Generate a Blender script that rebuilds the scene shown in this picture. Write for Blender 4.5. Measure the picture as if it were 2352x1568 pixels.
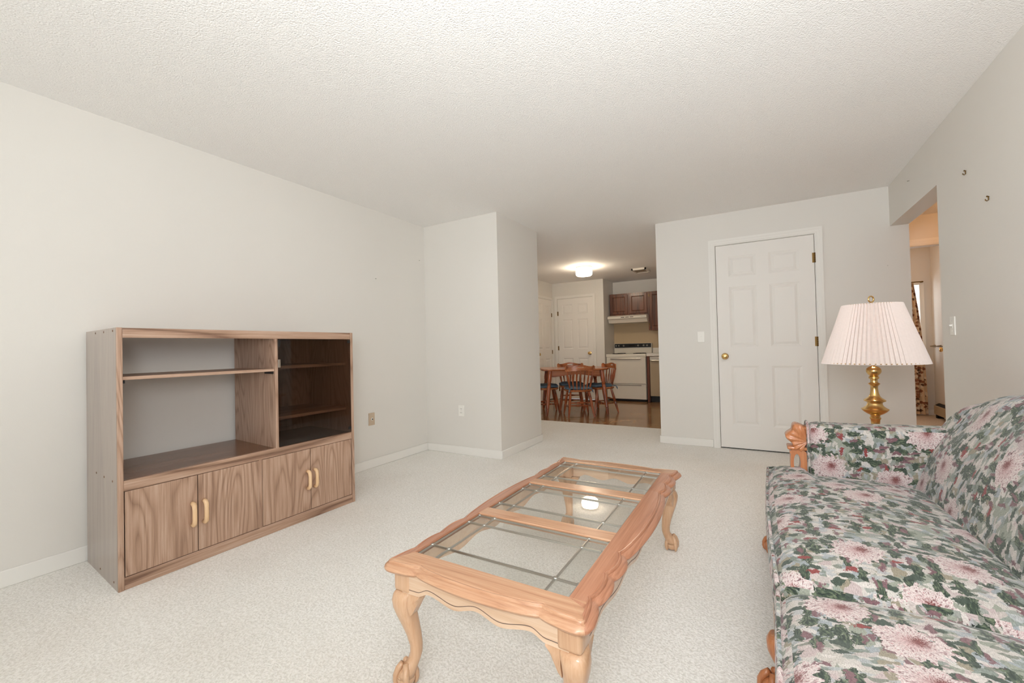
import bpy, bmesh, math, random
from mathutils import Vector, Matrix
random.seed(7)
for o in list(bpy.data.objects): bpy.data.objects.remove(o)
S = bpy.context.scene
C = S.collection

# ---------------------------------------------------------------- camera
F_PX = 972.4; CAM_H = 1.0854
cr = Vector((0.8646544, 0.50183165, -0.02318981))
cu = Vector((0.02817405, -0.00235193, 0.99960027))
cf = Vector((-0.50157651, 0.86496211, 0.01617224))
cd = bpy.data.cameras.new('camera'); cam = bpy.data.objects.new('camera', cd); C.objects.link(cam)
cd.sensor_width = 36; cd.lens = F_PX / 2352 * 36; cd.clip_start = 0.02
cam.matrix_world = Matrix(((cr.x, cu.x, -cf.x, 0), (cr.y, cu.y, -cf.y, 0), (cr.z, cu.z, -cf.z, CAM_H), (0, 0, 0, 1)))
S.camera = cam

# ---------------------------------------------------------------- light and exposure
S.view_settings.view_transform = 'Standard'; S.view_settings.look = 'None'
S.view_settings.gamma = 1; S.view_settings.use_curve_mapping = False
S.view_settings.exposure = 0.36
S.cycles.max_bounces = 16; S.cycles.diffuse_bounces = 10; S.cycles.transparent_max_bounces = 24
W = bpy.data.worlds.new('sky'); S.world = W; W.use_nodes = True
W.node_tree.nodes['Background'].inputs[0].default_value = (0.86, 0.93, 1.0, 1)
W.node_tree.nodes['Background'].inputs[1].default_value = 1.2

def area(name, loc, rot, sx, sy, power, col):
    l = bpy.data.lights.new(name, 'AREA'); l.shape = 'RECTANGLE'; l.size = sx; l.size_y = sy
    l.energy = power; l.color = col
    o = bpy.data.objects.new(name, l); C.objects.link(o); o.location = loc; o.rotation_euler = rot
    return o
def point(name, loc, power, col, r=0.05):
    l = bpy.data.lights.new(name, 'POINT'); l.energy = power; l.color = col; l.shadow_soft_size = r
    o = bpy.data.objects.new(name, l); C.objects.link(o); o.location = loc
    return o
H = 2.44; XL = -3.15; XR = 1.038; YN = 3.546; XN = -2.2015; YN2 = 4.431; XD = -0.956; YD = 4.907; YB = -2.6
# daylight through the window behind the camera
area('window_daylight', (-0.2, YB - 0.16, 1.12), (math.radians(90), 0, 0), 2.2, 2.0, 14, (0.95, 0.975, 1.0))
area('side_fill', (XR + 0.30, -0.50, 1.42), (math.radians(90), 0, math.radians(90)), 1.7, 1.4, 14, (0.95, 0.975, 1.0))  # added fill outside an unseen side opening, brightens left wall and cabinet bay
# unseen sun added as fill, through the glass door behind the camera: its patch on the carpet lights the ceiling
sl = bpy.data.lights.new('sun', 'SUN'); sl.energy = 11; sl.angle = math.radians(0.6); sl.color = (1.0, 0.985, 0.97)
so = bpy.data.objects.new('sun', sl); C.objects.link(so); so.rotation_euler = (math.radians(33), 0, math.radians(10))
# assumed photographer's flash, added as fill without a fixture, tilted up toward the far ceiling and diffused
fl = area('diffused_flash', (0.0, -0.30, 1.40), (0, 0, 0), 0.6, 0.6, 52, (0.94, 0.975, 1.0))
fl.rotation_euler = Vector((0.06, 0.80, 0.60)).to_track_quat('-Z', 'Y').to_euler()
# daylight through the bedroom window
area('bedroom_daylight', (1.55, 8.34, 1.4), (math.radians(-90), 0, 0), 0.9, 1.0, 10, (0.95, 0.97, 1.0))

# ---------------------------------------------------------------- materials
MATS = {}
def lin(c):
    return tuple(((v/255)/12.92 if v/255 <= 0.04045 else ((v/255+0.055)/1.055)**2.4) for v in c) + (1,)
class N:
    """small node-graph helper"""
    def __init__(s, name):
        m = bpy.data.materials.new(name); m.use_nodes = True
        s.m = m; s.t = m.node_tree; s.b = s.t.nodes['Principled BSDF']; MATS[name] = m
    def n(s, kind, **kw):
        x = s.t.nodes.new(kind)
        for k, v in kw.items():
            if k.startswith('i_'):
                key = k[2:]; key = int(key) if key.isdigit() else key.replace('_', ' ')
                s.set(x.inputs[key], v)
            else: setattr(x, k, v)
        return x
    def set(s, sock, v):
        if hasattr(v, 'is_linked') or isinstance(v, bpy.types.NodeSocket): s.t.links.new(v, sock)
        else: sock.default_value = v
    def math(s, op, a, b=0.0, clamp=False):
        x = s.n('ShaderNodeMath', operation=op, use_clamp=clamp); s.set(x.inputs[0], a); s.set(x.inputs[1], b); return x.outputs[0]
    def mix(s, f, a, b, mode='MIX'):
        x = s.n('ShaderNodeMix', data_type='RGBA', blend_type=mode); s.set(x.inputs[0], f); s.set(x.inputs[6], a); s.set(x.inputs[7], b); return x.outputs[2]
    def ramp(s, f, stops, interp='LINEAR'):
        x = s.n('ShaderNodeValToRGB'); s.set(x.inputs[0], f); r = x.color_ramp; r.interpolation = interp
        while len(r.elements) < len(stops): r.elements.new(0.5)
        for e, (p, c) in zip(r.elements, stops): e.position = p; e.color = c
        return x.outputs[0]
    def obj(s): return s.n('ShaderNodeTexCoord').outputs['Object']
    def uv(s): return s.n('ShaderNodeTexCoord').outputs['UV']
    def scale(s, v, sc, rot=(0, 0, 0)):
        x = s.n('ShaderNodeMapping'); s.set(x.inputs['Vector'], v); x.inputs['Scale'].default_value = sc; x.inputs['Rotation'].default_value = rot; return x.outputs[0]
    def noise(s, v, sc, det=3, rough=0.5, dist=0.0, out='Fac'):
        x = s.n('ShaderNodeTexNoise'); s.set(x.inputs['Vector'], v); x.inputs['Scale'].default_value = sc
        x.inputs['Detail'].default_value = det; x.inputs['Roughness'].default_value = rough; x.inputs['Distortion'].default_value = dist
        return x.outputs[out]
    def voro(s, v, sc, feature='F1', dim='3D', rnd=1.0):
        x = s.n('ShaderNodeTexVoronoi', feature=feature, voronoi_dimensions=dim); s.set(x.inputs['Vector'], v)
        x.inputs['Scale'].default_value = sc; x.inputs['Randomness'].default_value = rnd; return x
    def bump(s, h, strength=0.3, dist=0.01):
        x = s.n('ShaderNodeBump'); x.inputs['Strength'].default_value = strength; x.inputs['Distance'].default_value = dist
        s.set(x.inputs['Height'], h); s.t.links.new(x.outputs[0], s.b.inputs['Normal'])
    def out(s, col=None, rough=None, metal=None, **kw):
        if col is not None: s.set(s.b.inputs['Base Color'], col)
        if rough is not None: s.set(s.b.inputs['Roughness'], rough)
        if metal is not None: s.set(s.b.inputs['Metallic'], metal)
        for k, v in kw.items(): s.set(s.b.inputs[k.replace('_', ' ')], v)
        return s.m

def plain(name, rgb, rough=0.5, metal=0.0, bump=0, bs=60, var=0.06, **kw):
    g = N(name); co = g.obj()
    c = lin(rgb); v = g.noise(co, 6, 2)
    col = g.mix(g.math('MULTIPLY', v, var*2), c, tuple(x*0.72 for x in c[:3]) + (1,))
    if bump: g.bump(g.noise(co, bs, 3), bump, 0.004)
    return g.out(col, rough, metal, **kw)

def paint(name, rgb, bump=0.12):
    g = N(name); co = g.obj(); c = lin(rgb)
    col = g.mix(g.noise(co, 1.3, 2), c, tuple(x*0.95 for x in c[:3]) + (1,))
    g.bump(g.noise(co, 180, 2), bump, 0.002)
    return g.out(col, 0.55)

def wood(name, axis, dark, mid, light, sc=9.0, rings=9.0, rough=0.35, coat=0.0, contrast=1.0, stretch=0.07, seed=0.0):
    g = N(name); co = g.obj()
    st = [1.0, 1.0, 1.0]; st['xyz'.index(axis)] = stretch
    mp = g.n('ShaderNodeMapping'); g.set(mp.inputs['Vector'], co); mp.inputs['Scale'].default_value = st; mp.inputs['Location'].default_value = (seed, seed*1.7, seed*0.6)
    v = mp.outputs[0]
    low = g.noise(v, sc*0.55, 1.5, 0.45, 0.15)
    fr = g.math('FRACT', g.math('MULTIPLY', low, rings))
    tri = g.math('ABSOLUTE', g.math('SUBTRACT', g.math('MULTIPLY', fr, 2.0), 1.0))
    tri = g.math('POWER', tri, 2.6)
    st2 = [90.0, 90.0, 90.0]; st2['xyz'.index(axis)] = 2.2
    fine = g.noise(g.scale(co, st2), 1.6, 4, 0.7)
    f = g.math('ADD', g.math('MULTIPLY', tri, 0.38*contrast), g.math('MULTIPLY', fine, 0.72), clamp=True)
    col = g.ramp(f, [(0.22, lin(light)), (0.43, lin(mid)), (0.74, lin(dark))])
    g.bump(fine, 0.08, 0.002)
    return g.out(col, rough, 0.0, Coat_Weight=coat, Coat_Roughness=0.15)

paint('wall_paint', (224, 221, 215))
def mk_ceiling():
    g = N('ceiling_popcorn'); co = g.obj(); c = lin((246, 245, 243))
    a = g.noise(co, 125, 3, 0.6); b = g.voro(co, 150).outputs['Distance']
    h = g.math('SUBTRACT', a, g.math('MULTIPLY', b, 0.5))
    g.bump(h, 0.62, 0.007)
    g.out(g.mix(a, c, tuple(x*0.92 for x in c[:3]) + (1,)), 0.8)
mk_ceiling()
def mk_carpet(name, ca, cb):
    g = N(name); co = g.obj()
    wn = g.noise(co, 30, 2, out='Color')
    wv = g.n('ShaderNodeVectorMath', operation='SCALE'); g.set(wv.inputs[0], wn); wv.inputs['Scale'].default_value = 0.02
    ad = g.n('ShaderNodeVectorMath', operation='ADD'); g.set(ad.inputs[0], co); g.set(ad.inputs[1], wv.outputs[0])
    big = g.noise(ad.outputs[0], 115, 2, 0.5); fine = g.noise(co, 420, 2)
    h = g.math('ADD', g.math('MULTIPLY', big, 1.0), g.math('MULTIPLY', fine, 0.35))
    g.bump(h, 0.6, 0.008)
    stain = g.ramp(g.noise(co, 0.9, 3, 0.5), [(0.48, (0, 0, 0, 1)), (0.72, (1, 1, 1, 1))])
    base = g.mix(g.ramp(big, [(0.32, (0, 0, 0, 1)), (0.62, (1, 1, 1, 1))]), lin(cb), lin(ca))
    col = g.mix(g.math('MULTIPLY', stain, 0.25), base, lin((186, 170, 148)))
    g.out(col, 0.95, Sheen_Weight=0.3, Sheen_Roughness=0.6)
mk_carpet('carpet', (244, 242, 237), (218, 215, 207))
mk_carpet('hall_carpet', (205, 180, 150), (170, 145, 115))
paint('trim_white', (234, 232, 227), 0.03); paint('door_white', (233, 230, 225), 0.05)
plain('tan_finish', (196, 174, 140), 0.45); plain('white_plastic', (238, 236, 230), 0.35); plain('almond_plastic', (196, 176, 152), 0.4)
plain('black_plastic', (22, 21, 22), 0.35); plain('dark_gap', (20, 17, 15), 0.8)
plain('brass', (222, 186, 122), 0.26, 1.0, var=0.1); plain('steel', (190, 188, 182), 0.3, 1.0)
plain('old_brass', (120, 94, 56), 0.45, 1.0)
plain('enamel', (226, 220, 208), 0.25); plain('enamel_shade', (205, 200, 190), 0.3)
plain('laminate_white', (230, 226, 218), 0.3); plain('dishwasher_front', (178, 160, 132), 0.35)
plain('cushion_denim', (98, 120, 136), 0.9, bump=0.3, bs=90, var=0.35)
OAK = ((118, 88, 70), (170, 138, 116), (194, 166, 146))
wood('oak_z', 'z', *OAK, sc=9, rings=24, rough=0.42, stretch=0.13, contrast=0.55); wood('oak_y', 'y', *OAK, sc=9, rings=9, rough=0.42, seed=3.1)
wood('oak_x', 'x', *OAK, sc=9, rings=9, rough=0.42, seed=5.3)
wood('oak_side', 'z', (122, 106, 96), (150, 134, 122), (166, 150, 138), sc=12, rings=5, rough=0.3, contrast=0.4, coat=0.5)  # greyer than the other oak: window reflection put into the colour
wood('oak_deck', 'y', (84, 56, 40), (116, 80, 58), (140, 102, 76), sc=9, rings=6, rough=0.25, contrast=0.6)
wood('handle_maple', 'z', (205, 165, 120), (226, 190, 148), (236, 205, 168), sc=20, rings=3, rough=0.4, contrast=0.3)
HON = ((146, 98, 70), (184, 138, 106), (200, 160, 128))
wood('honey_x', 'x', *HON, sc=22, rings=8, rough=0.3, coat=0.25, contrast=0.4)
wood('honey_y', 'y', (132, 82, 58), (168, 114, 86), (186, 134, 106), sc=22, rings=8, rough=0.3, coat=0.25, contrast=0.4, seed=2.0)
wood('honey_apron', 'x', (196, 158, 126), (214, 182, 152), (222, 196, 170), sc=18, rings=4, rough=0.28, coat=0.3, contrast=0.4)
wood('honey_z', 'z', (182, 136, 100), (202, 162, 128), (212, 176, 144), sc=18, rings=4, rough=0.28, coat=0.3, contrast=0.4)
wood('sofa_wood', 'z', (158, 94, 56), (184, 120, 78), (196, 138, 96), sc=16, rings=4, rough=0.3, coat=0.2, contrast=0.5)
wood('groove_dark', 'x', (84, 66, 58), (104, 84, 74), (120, 96, 84), sc=16, rings=3, rough=0.6)
CH = ((92, 42, 20), (156, 80, 42), (188, 106, 62))
wood('maple_red', 'z', *CH, sc=16, rings=5, rough=0.28, coat=0.3); wood('maple_red_x', 'x', (120, 62, 32), (176, 104, 62), (204, 136, 92), sc=10, rings=6, rough=0.25, coat=0.3)
wood('cabinet_brown', 'z', (66, 34, 22), (104, 58, 38), (132, 78, 52), sc=12, rings=7, rough=0.35, coat=0.2)
wood('end_table_wood', 'x', *HON, sc=12, rings=6, rough=0.3)

def mk_vinyl():
    g = N('vinyl_floor'); co = g.obj()
    a = g.noise(co, 2.6, 4, 0.6, 0.6); b = g.noise(co, 14, 3, 0.6)
    f = g.math('ADD', g.math('MULTIPLY', a, 0.7), g.math('MULTIPLY', b, 0.3))
    col = g.ramp(f, [(0.34, lin((112, 78, 46))), (0.52, lin((160, 120, 78))), (0.68, lin((190, 152, 108)))])
    br = g.n('ShaderNodeTexBrick', offset=0.0); g.set(br.inputs['Vector'], co); br.inputs['Scale'].default_value = 1.0
    br.inputs['Brick Width'].default_value = 0.305; br.inputs['Row Height'].default_value = 0.305; br.inputs['Mortar Size'].default_value = 0.004
    col = g.mix(g.math('MULTIPLY', br.outputs['Fac'], 0.35), col, lin((70, 46, 26)))
    g.bump(b, 0.05, 0.002); g.out(col, 0.2, Coat_Weight=0.3)
mk_vinyl()

def mk_glass(name, col, rough=0.0, f0=0.05):
    """thin glass sheet: tinted transparency with a Schlick reflection, same from either side"""
    m = bpy.data.materials.new(name); m.use_nodes = True; t = m.node_tree; t.nodes.clear(); MATS[name] = m
    o = t.nodes.new('ShaderNodeOutputMaterial'); mx = t.nodes.new('ShaderNodeMixShader'); tr = t.nodes.new('ShaderNodeBsdfTransparent')
    gl = t.nodes.new('ShaderNodeBsdfGlossy'); ge = t.nodes.new('ShaderNodeNewGeometry')
    tr.inputs[0].default_value = col; gl.inputs['Roughness'].default_value = rough
    dp = t.nodes.new('ShaderNodeVectorMath'); dp.operation = 'DOT_PRODUCT'
    t.links.new(ge.outputs['Normal'], dp.inputs[0]); t.links.new(ge.outputs['Incoming'], dp.inputs[1])
    def mth(op, a, b, clamp=False):
        x = t.nodes.new('ShaderNodeMath'); x.operation = op; x.use_clamp = clamp
        for i, v in enumerate((a, b)):
            if isinstance(v, (int, float)): x.inputs[i].default_value = v
            else: t.links.new(v, x.inputs[i])
        return x.outputs[0]
    k = mth('SUBTRACT', 1.0, mth('ABSOLUTE', dp.outputs['Value'], 0.0), True)
    fr = mth('ADD', f0, mth('MULTIPLY', 1.0 - f0, mth('POWER', k, 5.0)), True)
    t.links.new(fr, mx.inputs[0]); t.links.new(tr.outputs[0], mx.inputs[1]); t.links.new(gl.outputs[0], mx.inputs[2]); t.links.new(mx.outputs[0], o.inputs[0])
    return m
mk_glass('clear_glass', (0.975, 0.98, 0.97, 1), 0.0, 0.06)
mk_glass('bevel_glass', (0.965, 0.97, 0.955, 1), 0.02, 0.08)
mk_glass('smoked_glass', (0.62, 0.57, 0.54, 1), 0.0, 0.04)
def mk_emit(name, rgb, st):
    g = N(name); c = lin(rgb)
    g.out(c, 0.4, Emission_Color=c, Emission_Strength=st)
mk_emit('lit_globe', (255, 236, 208), 30.0)

def mk_floral():
    g = N('floral_tapestry'); uv = g.uv()
    wn = g.noise(uv, 22, 3, 0.6, out='Color')
    def warp(src, amt):
        sb = g.n('ShaderNodeVectorMath', operation='SUBTRACT'); g.set(sb.inputs[0], wn); sb.inputs[1].default_value = (0.5, 0.5, 0.5)
        sc = g.n('ShaderNodeVectorMath', operation='SCALE'); g.set(sc.inputs[0], sb.outputs[0]); sc.inputs['Scale'].default_value = amt
        ad = g.n('ShaderNodeVectorMath', operation='ADD'); g.set(ad.inputs[0], src); g.set(ad.inputs[1], sc.outputs[0]); return ad.outputs[0]
    w1 = warp(uv, 0.045); w2 = warp(uv, 0.03)
    def sep(col):
        x = g.n('ShaderNodeSeparateColor'); g.set(x.inputs[0], col); return x.outputs
    # ground: brush strokes of cream, sage, blue grey, pale pink
    v0 = g.voro(g.scale(w1, (1.0, 1.7, 1), (0, 0, 0.6)), 26, dim='2D'); r0 = sep(v0.outputs['Color'])
    ground = g.ramp(r0[0], [(0.0, lin((204, 198, 190))), (0.18, lin((160, 166, 152))), (0.36, lin((166, 174, 178))), (0.52, lin((210, 204, 198))), (0.66, lin((160, 152, 132))), (0.78, lin((200, 184, 182))), (0.9, lin((140, 150, 142)))], 'CONSTANT')
    v0b = g.voro(g.scale(w2, (2.2, 1.0, 1), (0, 0, -0.5)), 46, dim='2D'); r0b = sep(v0b.outputs['Color'])
    pick = g.math('GREATER_THAN', r0b[1], 0.5)
    ground = g.mix(g.math('MULTIPLY', pick, 0.8), ground, g.ramp(r0b[0], [(0.0, lin((224, 218, 212))), (0.3, lin((148, 158, 150))), (0.5, lin((184, 188, 190))), (0.72, lin((206, 194, 190))), (0.86, lin((120, 130, 116)))], 'CONSTANT'))
    def blotch(src, sc, stretch, rot, keep, rad, rag, seedloc):
        mp = g.n('ShaderNodeMapping'); g.set(mp.inputs['Vector'], src); mp.inputs['Scale'].default_value = stretch; mp.inputs['Rotation'].default_value = (0, 0, rot); mp.inputs['Location'].default_value = seedloc
        v = g.voro(mp.outputs[0], sc, dim='2D'); c = sep(v.outputs['Color'])
        d = g.math('ADD', v.outputs['Distance'], g.math('MULTIPLY', g.math('SUBTRACT', g.noise(src, 95, 3, 0.75), 0.5), rag))
        return g.math('MULTIPLY', g.math('LESS_THAN', d, rad), g.math('LESS_THAN', c[0], keep)), c
    strokes = g.noise(g.scale(w2, (1, 4, 1), (0, 0, 0.9)), 60, 2)
    m1, c1 = blotch(w1, 14, (1, 2.1, 1), 0.9, 0.64, 0.38, 0.9, (0.3, 0.1, 0))
    leafcol = g.ramp(strokes, [(0.36, lin((40, 54, 46))), (0.5, lin((66, 82, 66))), (0.64, lin((118, 130, 104)))])
    col = g.mix(m1, ground, leafcol)
    m2, c2 = blotch(w2, 18, (2.0, 1, 1), -0.4, 0.38, 0.32, 0.9, (1.7, 0.4, 0))
    col = g.mix(m2, col, g.mix(strokes, lin((40, 56, 48)), lin((92, 106, 92))))
    m3, c3 = blotch(w1, 18, (1, 2.4, 1), 0.3, 0.26, 0.30, 1.0, (0.9, 2.1, 0))
    col = g.mix(m3, col, g.mix(strokes, lin((96, 56, 66)), lin((160, 126, 130))))
    m4, c4 = blotch(w2, 17, (1.9, 1, 1), 1.2, 0.12, 0.26, 1.1, (3.9, 1.1, 0))
    col = g.mix(m4, col, lin((150, 70, 68)))
    # big pale chrysanthemums with burgundy hearts
    fv = g.voro(warp(uv, 0.02), 4.7, dim='2D', rnd=0.85); fc = sep(fv.outputs['Color'])
    sc = g.n('ShaderNodeVectorMath', operation='SUBTRACT'); g.set(sc.inputs[0], uv); g.set(sc.inputs[1], fv.outputs['Position'])
    sx = g.n('ShaderNodeSeparateXYZ'); g.set(sx.inputs[0], sc.outputs[0])
    ang = g.math('ARCTAN2', sx.outputs[1], sx.outputs[0]); ln = g.n('ShaderNodeVectorMath', operation='LENGTH'); g.set(ln.inputs[0], sc.outputs[0]); rad = ln.outputs['Value']
    nz = g.noise(uv, 30, 3, 0.6)
    pet = g.math('SINE', g.math('ADD', g.math('MULTIPLY', ang, 17.0), g.math('MULTIPLY', nz, 14.0)))
    # petal strokes: noise sampled in polar space, long along the radius
    pc = g.n('ShaderNodeCombineXYZ'); g.set(pc.inputs[0], g.math('MULTIPLY', ang, 3.2)); g.set(pc.inputs[1], g.math('MULTIPLY', rad, 38.0)); g.set(pc.inputs[2], fc[1])
    ps = g.noise(pc.outputs[0], 3.0, 2, 0.6)
    rr = g.math('ADD', rad, g.math('ADD', g.math('MULTIPLY', pet, 0.0045), g.math('MULTIPLY', g.math('SUBTRACT', nz, 0.5), 0.075)))
    inside = g.math('MULTIPLY', g.math('LESS_THAN', rr, 0.058), g.math('GREATER_THAN', fc[0], 0.24))
    petcol = g.ramp(ps, [(0.34, lin((150, 118, 120))), (0.42, lin((206, 182, 181))), (0.52, lin((236, 227, 223))), (0.60, lin((222, 204, 202))), (0.68, lin((196, 150, 152)))])
    petcol = g.mix(g.math('MULTIPLY', g.math('SUBTRACT', 0.040, rad, True), 17.0, True), petcol, g.mix(ps, lin((176, 108, 112)), lin((224, 190, 188))))
    col = g.mix(inside, col, petcol)
    offs = g.n('ShaderNodeVectorMath', operation='ADD'); g.set(offs.inputs[0], sc.outputs[0]); offs.inputs[1].default_value = (-0.008, -0.012, 0)
    l2 = g.n('ShaderNodeVectorMath', operation='LENGTH'); g.set(l2.inputs[0], offs.outputs[0])
    hr = g.math('ADD', l2.outputs['Value'], g.math('MULTIPLY', g.math('SUBTRACT', g.noise(pc.outputs[0], 5.0, 3, 0.7), 0.5), 0.085))
    heart = g.math('MULTIPLY', g.math('LESS_THAN', hr, 0.014), inside)
    col = g.mix(heart, col, g.mix(ps, lin((100, 50, 54)), lin((160, 96, 90))))
    fine = g.noise(g.scale(uv, (1, 3, 1), (0, 0, 0.4)), 170, 2, 0.7)
    col = g.mix(0.5, col, g.ramp(fine, [(0.36, (0.30, 0.30, 0.30, 1)), (0.64, (1.0, 1.0, 1.0, 1))]), 'MULTIPLY')
    col = g.mix(1.0, col, (0.80, 0.78, 0.77, 1), 'MULTIPLY')
    # weave
    wv = g.n('ShaderNodeTexWave', bands_direction='DIAGONAL'); g.set(wv.inputs['Vector'], uv); wv.inputs['Scale'].default_value = 160
    g.bump(wv.outputs['Fac'], 0.15, 0.001)
    g.out(col, 0.85, Sheen_Weight=0.15)
mk_floral()

def mk_shade():
    m = bpy.data.materials.new('pleated_silk'); m.use_nodes = True; t = m.node_tree; t.nodes.clear(); MATS['pleated_silk'] = m
    o = t.nodes.new('ShaderNodeOutputMaterial'); mx = t.nodes.new('ShaderNodeMixShader'); d = t.nodes.new('ShaderNodeBsdfDiffuse'); tr = t.nodes.new('ShaderNodeBsdfTranslucent')
    nt = t.nodes.new('ShaderNodeTexNoise'); nt.inputs['Scale'].default_value = 30
    mc = t.nodes.new('ShaderNodeMix'); mc.data_type = 'RGBA'; mc.inputs[6].default_value = lin((226, 215, 209)); mc.inputs[7].default_value = lin((216, 205, 199))
    t.links.new(nt.outputs[0], mc.inputs[0]); t.links.new(mc.outputs[2], d.inputs[0])
    tr.inputs[0].default_value = lin((240, 196, 180)); mx.inputs[0].default_value = 0.10
    t.links.new(d.outputs[0], mx.inputs[1]); t.links.new(tr.outputs[0], mx.inputs[2]); t.links.new(mx.outputs[0], o.inputs[0])
mk_shade()
def mk_curtain():
    g = N('floral_curtain'); co = g.obj()
    v = g.voro(g.scale(co, (1, 0.4, 1)), 24); s = g.n('ShaderNodeSeparateColor'); g.set(s.inputs[0], v.outputs['Color'])
    d = g.math('ADD', v.outputs['Distance'], g.math('MULTIPLY', g.math('SUBTRACT', g.noise(co, 80, 3), 0.5), 0.8))
    blot = g.math('MULTIPLY', g.math('LESS_THAN', d, 0.52), g.math('LESS_THAN', s.outputs[0], 0.85))
    bc = g.ramp(s.outputs[1], [(0.0, lin((96, 70, 52))), (0.4, lin((140, 96, 70))), (0.7, lin((228, 216, 196)))], 'CONSTANT')
    g.out(g.mix(blot, lin((214, 190, 158)), bc), 0.9)
mk_curtain()

# ---------------------------------------------------------------- mesh helpers
def link(name, me, mat, parent=None, smooth=False):
    o = bpy.data.objects.new(name, me); C.objects.link(o)
    for m in (mat if isinstance(mat, (list, tuple)) else [mat]): me.materials.append(MATS[m])
    if smooth:
        me.polygons.foreach_set('use_smooth', [True]*len(me.polygons))
        if smooth != 'all': me.set_sharp_from_angle(angle=math.radians(38))
    if parent is not None:
        o.parent = parent; o.location = -parent.location if parent.get('_w') else (0, 0, 0)
        if parent.parent is not None: o.location = (0, 0, 0)
    return o
def ob(name, bm, mat, parent=None, smooth=False):
    bmesh.ops.recalc_face_normals(bm, faces=bm.faces)
    me = bpy.data.meshes.new(name); bm.to_mesh(me); bm.free()
    return link(name, me, mat, parent, smooth)
def thing(name, label, cat, loc, group=None, world=True):
    o = bpy.data.objects.new(name, None); C.objects.link(o); o.location = loc; o.empty_display_size = 0.1
    o['label'] = label; o['category'] = cat
    if group: o['group'] = group
    if world: o['_w'] = 1          # children are modelled in world coordinates
    return o
def tag(o, label, cat, group=None):
    o['label'] = label; o['category'] = cat
    if group: o['group'] = group
    return o
def struct(name, bm, mat, smooth=False):
    o = ob(name, bm, mat, None, smooth); o['kind'] = 'structure'; return o
def box(bm, x0, x1, y0, y1, z0, z1, bev=0.0, seg=2, mi=0):
    vs = [bm.verts.new(p) for p in ((x0, y0, z0), (x1, y0, z0), (x1, y1, z0), (x0, y1, z0), (x0, y0, z1), (x1, y0, z1), (x1, y1, z1), (x0, y1, z1))]
    fs = [bm.faces.new([vs[i] for i in q]) for q in ((0, 3, 2, 1), (4, 5, 6, 7), (0, 1, 5, 4), (1, 2, 6, 5), (2, 3, 7, 6), (3, 0, 4, 7))]
    for f in fs: f.material_index = mi
    if bev:
        es = list({e for f in fs for e in f.edges})
        bmesh.ops.bevel(bm, geom=es, offset=bev, segments=seg, profile=0.5, affect='EDGES')
    return fs
def B(*a, **k):
    bm = bmesh.new(); box(bm, *a, **k); return bm
def lathe(bm, prof, cx, cy, n=24, cap=True):
    rings = []
    for r, z in prof:
        rings.append([bm.verts.new((cx + r*math.cos(2*math.pi*i/n), cy + r*math.sin(2*math.pi*i/n), z)) for i in range(n)])
    for a, b in zip(rings, rings[1:]):
        for i in range(n): bm.faces.new((a[i], a[(i+1) % n], b[(i+1) % n], b[i]))
    if cap: bm.faces.new(list(reversed(rings[0]))); bm.faces.new(rings[-1])
    return bm
def loft(bm, rings, cap=True, closed=True):
    vr = [[bm.verts.new(p) for p in r] for r in rings]; n = len(vr[0])
    for a, b in zip(vr, vr[1:]):
        for i in range(n if closed else n-1): bm.faces.new((a[i], a[(i+1) % n], b[(i+1) % n], b[i]))
    if cap: bm.faces.new(list(reversed(vr[0]))); bm.faces.new(vr[-1])
    return vr
def tube(bm, pts, rad, n=8, cap=True):
    """tube of varying radius along a polyline"""
    pts = [Vector(p) for p in pts]; rad = rad if isinstance(rad, (list, tuple)) else [rad]*len(pts)
    rings = []; ref = None
    for i, p in enumerate(pts):
        d = (pts[min(i+1, len(pts)-1)] - pts[max(i-1, 0)]).normalized()
        if ref is None: ref = Vector((0, 0, 1)) if abs(d.z) < 0.9 else Vector((1, 0, 0))
        a = d.cross(ref).normalized(); b = a.cross(d).normalized(); ref = b
        rings.append([p + rad[i]*(a*math.cos(2*math.pi*k/n) + b*math.sin(2*math.pi*k/n)) for k in range(n)])
    loft(bm, rings, cap); return bm
def extrude_poly(bm, pts, vec):
    a = [bm.verts.new(p) for p in pts]; b = [bm.verts.new(Vector(p) + Vector(vec)) for p in pts]; n = len(a)
    bm.faces.new(a); bm.faces.new(list(reversed(b)))
    for i in range(n): bm.faces.new((a[i], b[i], b[(i+1) % n], a[(i+1) % n]))
def turned(bm, p0, p1, prof, n=10):
    """turned spindle from p0 to p1; prof: (t, radius)"""
    p0 = Vector(p0); p1 = Vector(p1)
    tube(bm, [p0.lerp(p1, t) for t, r in prof], [r for t, r in prof], n)
def box_uv(me):
    uvl = me.uv_layers.new(name='UVMap').data
    for p in me.polygons:
        n = p.normal; ax = max(range(3), key=lambda i: abs(n[i]))
        for li in p.loop_indices:
            c = me.vertices[me.loops[li].vertex_index].co
            uvl[li].uv = ((c.y, c.x) if ax == 2 else (c.y, c.z*1.0 - 0.13) if ax == 0 else (c.x + 3.3, c.z + 1.1))
def interp(tab, t):
    if t <= tab[0][0]: return tab[0][1]
    for (a, va), (b, vb) in zip(tab, tab[1:]):
        if t <= b:
            s = (t-a)/(b-a); s = s*s*(3-2*s); return va + (vb-va)*s
    return tab[-1][1]

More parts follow.
